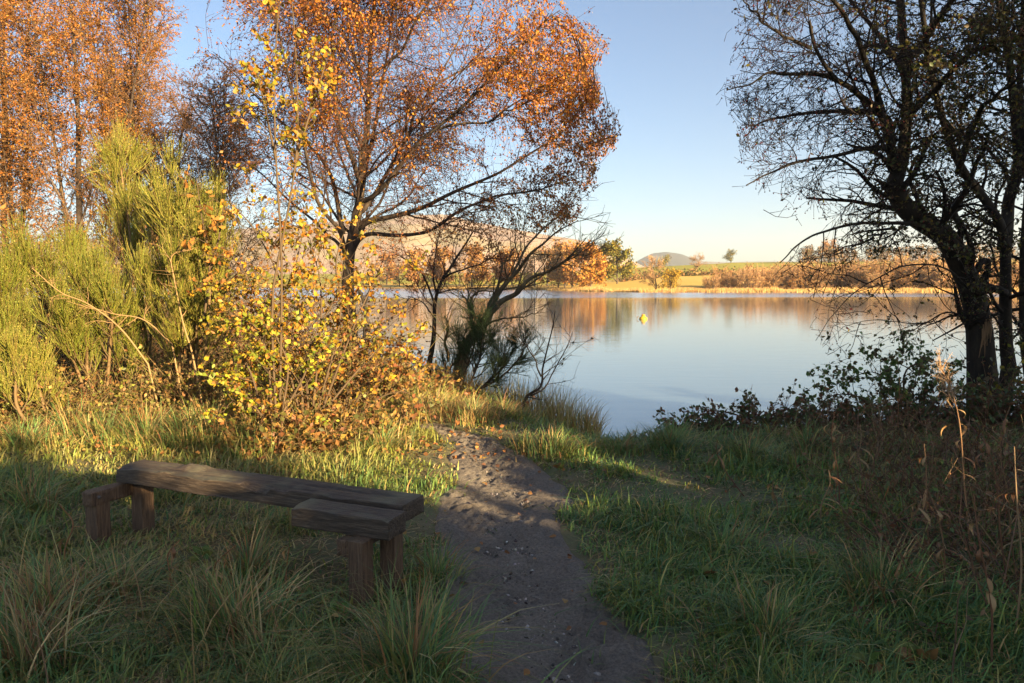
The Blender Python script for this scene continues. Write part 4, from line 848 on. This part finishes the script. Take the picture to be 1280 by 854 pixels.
GR = [(.13, .225, .062), (.17, .25, .06), (.10, .19, .066), (.24, .28, .06), (.36, .32, .08), (.44, .32, .12)]
def under0(x, y):
    bx = (x + 1.55) * bu[0] + (y - 4.15) * bu[1]; by = (x + 1.55) * bn[0] + (y - 4.15) * bn[1]; return np.exp(-((bx / 1.2) ** 4)) * np.exp(-((by / .4) ** 2))
g = np.random.default_rng(801); n = 310000
r = np.exp(g.uniform(math.log(2.0), math.log(19), n)); a_ = np.where(g.uniform(size=n) < .84, g.uniform(-.80, .76, n), g.uniform(-1.25, 1.15, n)); x = r * np.sin(a_); y = r * np.cos(a_)
ins = inpath(x, y) + .42 * fbm(x * 3.2, y * 3.2, 91, 4) - .03; d = shore(x) - y
edge_in = np.clip(-ins, 0, 3)
bare = fbm(x * .9 + 3, y * .9, 95, 3); worn = .5 * np.exp(-(((x + .75) / .8) ** 2 + ((y - 5.0) / .8) ** 2)) + .2 * np.exp(-(((x + .1) / .8) ** 2 + ((y - 7.3) / .8) ** 2)) + .4 * under0(x, y)
pr = np.where(ins > .03, .02, 1.0) * (d > .25) * np.clip(1.25 + bare * .45 - worn, .15, 1) * np.clip(.35 + edge_in * 2.2, 0, 1)
k = g.uniform(size=n) < pr; x = x[k]; y = y[k]; r = r[k]; edge_in = edge_in[k]; d = d[k]; n = len(x)
cl = fbm(x * 1.6, y * 1.6, 97, 3); c2 = fbm(x * .5, y * .5, 99, 3)
bx = (x + 1.55) * bu[0] + (y - 4.15) * bu[1]; by = (x + 1.55) * bn[0] + (y - 4.15) * bn[1]
under = np.exp(-((bx / 1.3) ** 4)) * np.exp(-((by / .55) ** 2))
H = (.055 + .045 * np.clip(edge_in * 1.3, 0, 1)) * g.gamma(4, .25, n) * np.clip(1 + 1.7 * cl + .9 * fbm(x * 4.3, y * 4.3, 191, 2), .25, 3) * (1 - .72 * under) * (1 + .5 * sstep(1.6, .5, d))
H = np.clip(H, .015, .3)
az_ = fbm(x * 2.1, y * 2.1, 93, 2) * 8 + g.normal(size=n) * 1.6
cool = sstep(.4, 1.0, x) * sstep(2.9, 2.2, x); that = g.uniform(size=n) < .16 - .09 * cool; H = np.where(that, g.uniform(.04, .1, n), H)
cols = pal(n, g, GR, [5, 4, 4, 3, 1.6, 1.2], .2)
sunlit_gold = sstep(5.4, 7.2, y) * sstep(.5, -.6, x)  # mask of the sunlit left band; its golden light goes into the blade colour
cols = cols * (1 - .55 * sunlit_gold[:, None]) + np.array([.34, .31, .05]) * g.uniform(.6, 1.3, (n, 1)) * .55 * sunlit_gold[:, None]
dry_lit = np.clip((c2 + .15) * 1.2 + .5 * sstep(1.6, 3.2, x) * sstep(9, 6, y) + .3 * sunlit_gold - .45 * cool, 0, .75)[:, None] * (g.uniform(size=(n, 1)) < .55)  # dry straw patches, plus extra straw tint imitating sun on the lit band
cols = cols * (1 - dry_lit) + np.array([.46, .33, .14]) * dry_lit
cols = np.where(that[:, None], pal(n, g, [(.4, .29, .14), (.3, .2, .1), (.22, .14, .07), (.46, .36, .18)]), cols)
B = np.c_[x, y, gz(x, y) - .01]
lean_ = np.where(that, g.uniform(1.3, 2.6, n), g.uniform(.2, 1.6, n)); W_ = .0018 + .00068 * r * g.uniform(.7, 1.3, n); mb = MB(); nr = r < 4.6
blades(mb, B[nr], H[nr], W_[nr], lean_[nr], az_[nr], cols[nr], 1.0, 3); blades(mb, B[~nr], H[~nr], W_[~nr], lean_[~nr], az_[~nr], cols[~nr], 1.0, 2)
# + .00055 * r * g.uniform(.7, 1.3, n), np.where(that, g.uniform(1.3, 2.6, n), g.uniform(.2, 1.6, n)), az_, cols, 1.0, 3)
tag(obj("grass", mb, M_grass), "short tufted lawn grass on both sides of the muddy path", "grass", kind="stuff")

def tussock(label, p, h, n, seed, dry=.3, spread=.16, lean_dir=None, cols=None, name="grass_tussock", wd=.0042):
    g = np.random.default_rng(seed); L = np.array([p[0], p[1], float(gz(p[0], p[1])) - .03]); o = thing(name, label, "grass tussock", L, "long grass tussocks")
    for nm, dr, nn in (("green_blades", 0, int(n * (1 - dry))), ("straw_blades", 1, int(n * dry))):
        if nn < 3: continue
        rr = np.abs(g.normal(size=nn)) * spread; th = g.uniform(0, 6.283, nn); B = L + np.c_[rr * np.cos(th), rr * np.sin(th), 0 * rr]
        B[:, 2] = gz(B[:, 0], B[:, 1]) - .02
        az_ = th + g.normal(size=nn) * .6
        if lean_dir is not None: az_ = np.where(g.uniform(size=nn) < .6, lean_dir + g.normal(size=nn) * .6, az_)
        H = h * g.uniform(.5, 1.2, nn); lean = g.uniform(.25, 1.35, nn)
        c = pal(nn, g, cols or [(.14, .23, .075), (.19, .26, .075), (.11, .19, .075), (.28, .29, .085)]) if not dr else pal(nn, g, [(.44, .31, .13), (.36, .22, .09), (.5, .38, .17), (.36, .18, .08)])
        mb = MB(); blades(mb, B, H, wd * g.uniform(.6, 1.25, nn), lean, az_, c, 1.0, 5); obj(nm, mb, M_grass, o, "stuff")
    return o
def tp(px, py): return gp(px, py, 0.0)
T = [("big arching grass tussock at the bottom beside the path, below the bench end", (515, 850), .5, 420, .3, .15, None), ("reddish dry grass tussock in the lower left corner region", (55, 780), .46, 330, .6, .16, 2.6),
     ("straw and green tussock below the middle of the bench", (290, 800), .46, 380, .45, .16, 2.7), ("tussock against the left front post of the bench", (150, 745), .36, 260, .45, .13, None),
     ("tussock in front of the stub plank post", (330, 830), .3, 180, .35, .12, 3.0), ("dry tussock at the very bottom left", (30, 850), .5, 260, .55, .16, 2.8), ("low tussock between the bench posts", (310, 715), .36, 200, .4, .12, None),
     ("small tussock left of the bench in the shade", (40, 640), .42, 240, .25, .15, None), ("green tussock at the path edge near the bench end", (545, 720), .3, 160, .2, .1, None),
     ("rounded tussock on the bank lip right of the water reeds", (838, 560), .42, 380, .12, .16, None), ("rounded green tussock under the low bramble patch", (935, 575), .4, 360, .15, .17, None), ("grass tussock on the bank in front of the arching bramble", (1010, 565), .4, 320, .25, .17, None),
     ("mossy tussock hump where the path bends to the shore", (690, 565), .32, 420, .3, .18, None), ("small tussock on the scarp beside the path end", (655, 560), .24, 240, .35, .12, None), ("bright grass tussock at the foot of the rust bramble", (480, 560), .34, 260, .35, .15, None),
     ("tall pale grass clump between the broom stems and the oak", (265, 545), .6, 420, .5, .22, None), ("straw coloured grass clump under the second broom", (90, 545), .5, 360, .6, .2, None), ("yellowish grass clump left of the oak bush foot", (185, 550), .5, 380, .4, .22, None), ("bright yellow green grass clump at the foot of the oak", (320, 560), .45, 380, .2, .2, None), ("tall sunlit grass clump under the broad broom bush", (235, 555), .5, 400, .3, .2, None), ("sunlit grass clump under the second broom bush", (130, 550), .42, 340, .3, .2, None),
     ("sunlit grass clump near the left edge below the broom", (30, 560), .42, 340, .3, .2, None), ("tawny grass clump beside the rust bramble", (420, 550), .42, 340, .6, .18, None), ("green tussock in the middle of the right lawn", (900, 680), .3, 220, .15, .15, None),
     ("grass tussock near the bottom right of the path", (960, 800), .32, 240, .2, .15, None), ("dark tussock among the dry stems at the right", (1100, 740), .4, 260, .45, .17, None), ("sunlit tawny tussock under the leaning bare tree", (590, 528), .4, 420, .65, .2, None), ("orange tinted tussock beside the young birch", (545, 520), .42, 380, .65, .2, None), ("tussock on the bank edge below the bare shrub", (630, 520), .34, 340, .4, .2, None),
     ("tussock on the bank lip in the middle of the view", (775, 560), .3, 260, .25, .15, None)]
for i, (lb, p, h, n_, dr, sp_, ld) in enumerate(T): tussock(lb, tp(*p), h, n_, 820 + i, dr, sp_, ld)

# tangled dry undergrowth beneath the brooms and oak (nobody could count it)
def thicket(name, label, spots, seed, n, stemcols, leafcols, hgt=.9, nleaf=3, size=.05):
    g = np.random.default_rng(seed); mb = MB(); sp_ = np.array(spots, float); i = g.integers(0, len(sp_), n)
    x = sp_[i, 0] + g.normal(size=n) * sp_[i, 2]; y = sp_[i, 1] + g.normal(size=n) * sp_[i, 3]; k = shore(x) - y > .2; x = x[k]; y = y[k]; i = i[k]; n = len(x)
    B = np.c_[x, y, gz(x, y) - .03]; d = norm(g.normal(size=(n, 3)) * np.array([.8, .8, .35]) + np.array([0, 0, .8])); Lh = hgt * sp_[i, 4] * g.uniform(.4, 1.25, n)
    P = [B]; 
    for q in range(3): d = norm(d + .3 * g.normal(size=(n, 3)) + np.array([0, 0, -.07])); P.append(P[-1] + d * (Lh / 3)[:, None])
    P = np.stack(P, 1); P[:, :, 2] = np.maximum(P[:, :, 2], gz(P[:, :, 0], P[:, :, 1]) - .02); R = np.linspace(.006, .002, 4)[None].repeat(n, 0); tubes(mb, P, R, 3, pal(n, g, stemcols))
    l2 = grow(P, R, 3, .2, 1, .7, .3 * hgt, 3, .25, (0, 0, 0), .6, .0022, .3, g=g); tubes(mb, *l2, 3, pal(len(l2[0]), g, stemcols))
    q = along(l2[0], nleaf, g); m_ = len(q); scatter(mb, *LEAF, q, frames(m_, g), g.uniform(.5, 1.3, m_) * size * 1.15, pal(m_, g, leafcols))
    return tag(obj(name, mb, M_leaf), label, "undergrowth", kind="stuff")
DS = [(.3, .2, .09), (.22, .13, .06), (.36, .26, .13), (.16, .09, .05)]; DL = [(.3, .15, .05), (.22, .1, .04), (.16, .15, .035), (.36, .22, .07), (.10, .10, .03)]
def sx(px, D): return at(px, 450, D)[0]
thicket("dry_undergrowth", "tangle of dry brown stems and dead bracken under the broom bushes", [(sx(20, 9.2), 9.2, .5, .4, 1), (sx(90, 9.2), 9.2, .5, .4, 1), (sx(160, 9.3), 9.3, .5, .4, 1.1), (sx(230, 9), 9, .5, .4, 1), (sx(300, 9.2), 9.2, .5, .4, 1.1), (sx(370, 9.4), 9.4, .5, .5, 1.2), (sx(100, 10.5), 10.5, 1.5, .5, 1.7), (sx(280, 10.5), 10.5, 1.2, .5, 1.7), (sx(10, 10.5), 10.5, .8, .5, 1.7)] + [(sx(p, 8.3), 8.3, .35, .22, .62) for p in (10, 60, 110, 160, 210, 260, 310)], 901, 2100, DS + [(.36, .27, .12), (.3, .27, .07)], DL + [(.3, .23, .06), (.24, .24, .045)], 1.0, 4, .042)
thicket("scrub_wood", "mass of leafless brown scrub behind the brooms", [(sx(20, 13.5), 13.5, 1.6, 1, 1), (sx(130, 14), 14, 1.6, 1, 1), (sx(250, 14), 14, 1.5, 1, 1), (sx(340, 14), 14, 1, 1, .75), (sx(-80, 13), 13, 1.6, 1, 1), (sx(60, 18), 18, 3, 1.5, 1.3), (sx(240, 18), 18, 2.2, 1.5, 1.3)], 902, 1300, [(.2, .13, .08), (.14, .09, .06), (.26, .17, .09)], [(.3, .14, .05), (.22, .1, .04), (.36, .2, .06)], 3.2, 3, .07)
thicket("bramble_litter", "low tangle of bramble stems and leaves from the rust bramble to the shore trees", [(sx(430, 9.5), 9.5, .5, .5, 1), (sx(480, 10.5), 10.5, .5, .6, .9), (sx(510, 12), 12, .5, .8, .8), (sx(400, 11), 11, .6, .8, 1.3), (sx(450, 13.5), 13.5, .6, .8, 1)] + [(sx(p, d_), d_, .22, .15, .55) for p, d_ in ((350, 7.1), (400, 7.3), (440, 7.7), (340, 7.4))], 903, 1200, DS, DL + [(.4, .25, .06)], .75, 4, .055)
thicket("bank_scrub", "dark tangle of stems and leaves along the lip of the right bank", [(sx(900, 8.0), 8.0, .3, .15, .45), (sx(960, 8.0), 8.0, .35, .2, .55), (sx(1040, 8.1), 8.1, .4, .2, .75), (sx(1110, 8.3), 8.3, .4, .25, 1.0), (sx(1170, 8.5), 8.5, .4, .25, 1.1), (sx(1230, 8.4), 8.4, .4, .3, 1), (sx(1300, 8.2), 8.2, .4, .4, 1.2)], 904, 1000, [(.14, .09, .055), (.2, .11, .06), (.18, .075, .05)], [(.10, .15, .05), (.14, .10, .05), (.09, .12, .05), (.2, .09, .045)], .62, 5, .05)
thicket("dead_stems", "tangle of dead brown stalks covering the ground at the lower right", [(sx(1160, 6.5), 6.5, .4, .6, .6), (sx(1230, 6), 6, .4, .8, 1.0), (sx(1260, 5), 5, .4, .6, 1.1), (sx(1250, 4.2), 4.2, .35, .4, .9), (sx(1290, 3.6), 3.6, .3, .4, 1), (sx(1330, 5), 5, .5, .8, 1.3), (sx(1170, 5), 5, .3, .4, .5), (sx(1060, 7.2), 7.2, .5, .5, .6)], 905, 700, [(.2, .11, .06), (.27, .16, .085), (.17, .075, .05), (.34, .23, .13)], [(.2, .10, .055), (.12, .16, .05), (.26, .14, .07), (.12, .09, .05)], .75, 3, .028)
# shore reeds in the water margin
g = np.random.default_rng(911); n = 2600; px = g.uniform(540, 752, n); D_ = np.interp(px, [540, 640, 700, 752], [13.6, 12.3, 11.5, 11.2]) + g.normal(size=n) * .4
x = (px - 640) / F * D_; z = np.maximum(gz0(x, D_), WATER) - .03; H = np.interp(px, [540, 640, 700, 735, 752], [.8, 1.0, .95, .75, .5]) * g.uniform(.5, 1.15, n)
mb = MB(); blades(mb, np.c_[x, D_, z], H, .006 * g.uniform(.6, 1.3, n), g.uniform(.05, .7, n), g.uniform(0, 6.28, n), pal(n, g, [(.5, .36, .12), (.42, .28, .09), (.36, .33, .08), (.55, .42, .18)]), .6, 4)
tag(obj("shore_reeds", mb, M_grass), "pale yellow reeds standing in the shallows by the bare shrub", "reeds", kind="stuff")

# single dry stems in the foreground right
def dry_stem(label, p, h, seed, lean=(0, 0), head=False, col=(.26, .15, .08), nleaf=8):
    g = np.random.default_rng(seed); L = np.array([p[0], p[1], float(gz(p[0], p[1])) - .03]); o = thing("dry_stem", label, "dry plant", L, "dead willowherb stems at the right")
    P = resample([L, L + (lean[0] * .3 + g.normal() * .02, lean[1] * .3, h * .4), L + (lean[0] * .6 + g.normal() * .03, lean[1] * .6, h * .75), L + (lean[0], lean[1], h)], 14); mb = MB(); R = np.linspace(.005, .0025, 14)
    tubes(mb, P[None], R[None], 6, col); obj("stalk", mb, M_dry, o)
    for j in range(nleaf):
        t = g.uniform(.35, .95); c = P[int(t * 13)]; th = g.uniform(0, 6.28); u = np.linspace(0, 1, 7); ln = g.uniform(.06, .13); cu = g.uniform(1, 3.4)
        cen = c + np.c_[np.cos(th) * ln * np.sin(u * cu) / cu * 1.6, np.sin(th) * ln * np.sin(u * cu) / cu * 1.6, ln * (-.2 * u - .6 * u ** 2)]; wd_ = .009 * np.sin(np.clip(u * 2.9 + .15, 0, 3.1416)); sd = np.array([-np.sin(th), np.cos(th), .3])
        V = np.concatenate([cen - sd * wd_[:, None], cen + sd * wd_[:, None]]); i = np.arange(6); mb = MB(); mb.add(V, np.c_[i, i + 1, i + 8, i + 7], np.array([(.34, .2, .09), (.24, .12, .06), (.42, .27, .13)])[g.integers(3)]); obj("leaf", mb, M_dry, o)
    if head:
        mb = MB(); l1 = grow(P[None], R[None], 34, .70, 1, .55, .13, 5, .2, (0, 0, .04), .6, .0016, .3, g=g); tubes(mb, *l1, 3, (.5, .3, .16)); l2 = grow(*l1, 6, .1, 1, .8, .05, 4, .4, (0, 0, 0), .7, .0011, g=g); tubes(mb, *l2, 3, (.6, .42, .27)); obj("seed_head", mb, M_dry, o, "stuff")
    return o
dry_stem("tall dry stem with a fluffy seed head catching the sun, left of the hawthorn trunk", gp(1216, 700), 1.18, 1, (-.13, .2), True, (.36, .2, .1), 10)
g = np.random.default_rng(921)
DSP = [("dry stem with a curled golden leaf in the right foreground", 1180, 745, .62, (-.1, .05)), ("leaning dry stem by the right edge, catching some sun", 1262, 740, .85, (-.12, .1)), ("pale dry stem crossing to the right edge", 1225, 700, .7, (.35, -.2)), ("short brown stem at the middle of the right lawn", 972, 640, .3, (-.03, .02)), ("forked straw stalk on the right lawn below the bramble", 1050, 640, .72, (-.02, .1)), ("thin stalk with hanging dead leaves, half way across the right lawn", 1028, 655, .4, (.05, .05)), ("upright brown stalk left of the seed head", 1165, 690, .7, (-.02, .1)), ("dark stalk at the lower right corner", 1240, 830, .75, (-.05, .1)), ("thin stem rising from the corner at the right", 1268, 800, .9, (.02, .1)), ("bent reddish stem among the dead stalks", 1120, 700, .45, (.15, 0)), ("dry stalk leaning left near the low bramble patch", 905, 590, .3, (-.06, 0)), ("thin straw stalk under the arching bramble", 1075, 600, .5, (.03, .1)), ("brown stalk in front of the hawthorn trunk", 1245, 640, .8, (.06, 0))]
for i, (lb, px, py, h, ln) in enumerate(DSP): dry_stem(lb, gp(px, py), h, 30 + i, ln, False, [(.26, .15, .08), (.2, .1, .055), (.34, .22, .12)][i % 3], 6)
# red haw-coloured leaf and long pale stalks by the bench
for i, (lb, px, py, h, ln) in enumerate([("thin rusty stalk standing before the bench plank", 363, 745, .3, (0, 0)), ("pale bent straw stalk below the bench", 255, 770, .42, (.2, -.1)), ("rusty stalk in the grass below the left end of the bench", 215, 740, .32, (.05, 0)), ("red brown stalk left of the bench", 80, 715, .4, (-.04, .05))]):
    dry_stem(lb, gp(px, py), h, 60 + i, ln, False, (.32, .15, .07), 3)["group"] = "dry stalks round the bench"
# arching pale dead branches of the brooms
g = np.random.default_rng(931)
for i, (lb, pts, D_) in enumerate([("pale dead branch arching over the undergrowth from the left", [(185, 455), (150, 410), (110, 380), (75, 365), (40, 335)], 8.0), ("second pale dead branch lying across the undergrowth", [(215, 430), (180, 400), (140, 392), (95, 378)], 8.1), ("pale crooked dead stem leaning right below the broad broom", [(240, 440), (228, 400), (218, 350), (215, 320), (240, 312)], 7.9)]):
    P = limb(pts, D_, 20); o = thing("dead_branch", lb, "branch", (P[0][0], P[0][1], float(gz(P[0][0], P[0][1]))), "pale dead broom branches"); P = np.vstack([np.array([P[0][0] + .1, P[0][1] + .1, float(gz(P[0][0], P[0][1])) - .05]), P]); R = np.linspace(.010, .004, 21)
    mb = MB(); tubes(mb, P[None], R[None], 7, (.34, .22, .10)); obj("branch", mb, M_dry, o); l1 = grow(P[None], R[None], 11, .3, 1, .9, .28, 6, .2, (0, 0, .05), .5, .003, g=g); l2 = grow(*l1, 4, .2, 1, .8, .15, 4, .2, (0, 0, 0), .6, .002, g=g); mb = MB(); tubes(mb, *l1, 4, (.4, .25, .12)); tubes(mb, *l2, 3, (.36, .22, .1)); obj("twigs", mb, M_dry, o, "stuff")
g = np.random.default_rng(961); WDC = [(.12, .2, .05), (.16, .24, .06), (.22, .24, .06), (.3, .16, .06)]; wdm = leaf_meshes(oval_leaf, WDC, 2, 970)
for lb, px, py, h in [("broad leaved weed at the foot of the near bench post", 425, 775, .11), ("broad leaved dock in the bottom right grass", 1150, 822, .17), ("low ivy leaved weed in the lower right corner", 1085, 838, .13), ("dock leaves in the grass right of the path", 880, 720, .12), ("small broad leaved weed at the left edge of the path", 540, 790, .09), ("yellowing dock in the sunlit grass behind the bench", 292, 572, .16), ("broad leaved weed left of the bench", 70, 690, .12), ("dock leaves beside the dead stalks on the right lawn", 1010, 705, .13), ("broad weed near the far end of the path", 700, 590, .1), ("rosette of broad leaves in front of the long plank", 250, 700, .11)]:
    p = gp(px, py); L = np.array([p[0], p[1], float(gz(p[0], p[1]))]); o = thing("dock_plant", lb, "weed", L, "broad leaved weeds in the grass"); n = 11
    h = h * .5; th = g.uniform(0, 6.28, n); el = g.uniform(.2, 1.1, n); d = np.c_[np.cos(th) * np.cos(el), np.sin(th) * np.cos(el), np.sin(el)]; M3 = frames(n, g, d=d); sc = h * g.uniform(.6, 1.3, n)
    for i in range(n):
        l = bpy.data.objects.new("leaf", wdm[g.integers(len(wdm))]); COL.objects.link(l); l.parent = o; mm = Matrix.Identity(4)
        for r_ in range(3):
            for c_ in range(3): mm[r_][c_] = M3[i, r_, c_] * sc[i]
            mm[r_][3] = d[i, r_] * .02 + (.03 if r_ == 2 else 0)
        l.matrix_local = mm
# fallen leaves
g = np.random.default_rng(941); FLC = [(.4, .2, .07), (.3, .14, .06), (.45, .28, .1), (.22, .11, .06)]; flm = leaf_meshes(oval_leaf, FLC, 3, 950)
for i in range(150):
    if i < 70: yy = g.uniform(2.6, 7.6); a_, b_ = pedge(yy); xx = g.uniform(a_, b_)
    else: yy = g.uniform(3, 8.3); xx = g.uniform(-.62, .62) * yy
    onp = float(inpath(np.array(xx), np.array(yy))) > 0; z = float(gz0(xx, yy)) - (.02 if onp else -.05)
    o = bpy.data.objects.new("fallen_leaf", flm[g.integers(len(flm))]); COL.objects.link(o); o.location = (xx, yy, z + .012); o.rotation_euler = (g.normal() * .35, g.normal() * .35, g.uniform(0, 6.28)); s_ = g.uniform(.022, .05); o.scale = (s_, s_, s_)
    tag(o, "brown fallen leaf lying flat on the muddy path" if onp else "brown fallen leaf caught in the grass", "leaf", "fallen leaves on the path" if onp else "fallen leaves in the grass")
g = np.random.default_rng(945); n = 2600; px = g.uniform(-20, 640, n); D_ = g.uniform(6.6, 10.5, n); x = (px - 640) / F * D_; k = (fbm(x * 1.3, D_ * 1.3, 61, 3) > -.05) & (shore(x) - D_ > .6); x = x[k]; y = D_[k]; n = len(x)
mb = MB(); M3 = frames(n, g); M3 = frames(n, g, tilt=.25); scatter(mb, *OVAL, np.c_[x, y, gz(x, y) + g.uniform(.015, .09, n)], M3, g.uniform(.03, .06, n), pal(n, g, [(.34, .15, .05), (.28, .12, .05), (.4, .24, .07)])); tag(obj("leaf_litter", mb, M_leaf), "brown and orange leaf litter scattered in the sunlit grass below the bushes", "leaf litter", kind="stuff")
# small stones pressed into the path
g = np.random.default_rng(951); n = 3200; yy = 2.2 * np.exp(g.uniform(0, 1.25, n)); a_, b_ = pedge(yy); xx = a_ + (b_ - a_) * g.beta(1.5, 1.5, n); pos = np.c_[xx, yy, gz0(xx, yy) - .045 + .008 * fbm(xx * 6, yy * 5, 51, 3)]
M3 = frames(n, g); ST = (np.array([[1, .1, .1], [.1, .8, 0], [-.9, 0, .1], [0, -1, 0], [.1, 0, .6], [0, .1, -.6], [.7, .6, .2], [-.6, -.7, .1]]), np.array([[0, 6, 4], [6, 1, 4], [1, 2, 4], [2, 7, 4], [7, 3, 4], [3, 0, 4], [6, 0, 5], [1, 6, 5], [2, 1, 5], [7, 2, 5], [3, 7, 5], [0, 3, 5]]))
mb = MB(); scatter(mb, *ST, pos, M3, g.gamma(1.6, .0028, n) + .003, pal(n, g, [(.16, .13, .11), (.32, .28, .24), (.09, .07, .06), (.42, .38, .34)])); tag(obj("path_gravel", mb, M_twig), "scattered small stones and clods on the muddy path", "gravel", kind="stuff")

# ------------------------------------------------------------------ the air
mb = MB(); box(mb, (0, 2200, 140), (7200, 5400, 300)); m, t, b = mk("pale_air"); t.nodes.remove(b)
pv = t.nodes.new("ShaderNodeVolumePrincipled"); pv.inputs['Color'].default_value = (.9, .95, 1, 1); pv.inputs['Density'].default_value = .00017; pv.inputs['Anisotropy'].default_value = .2
t.links.new(pv.outputs[0], t.nodes["Material Output"].inputs['Volume'])
tag(obj("haze", mb, m, smooth=False), kind="stuff")
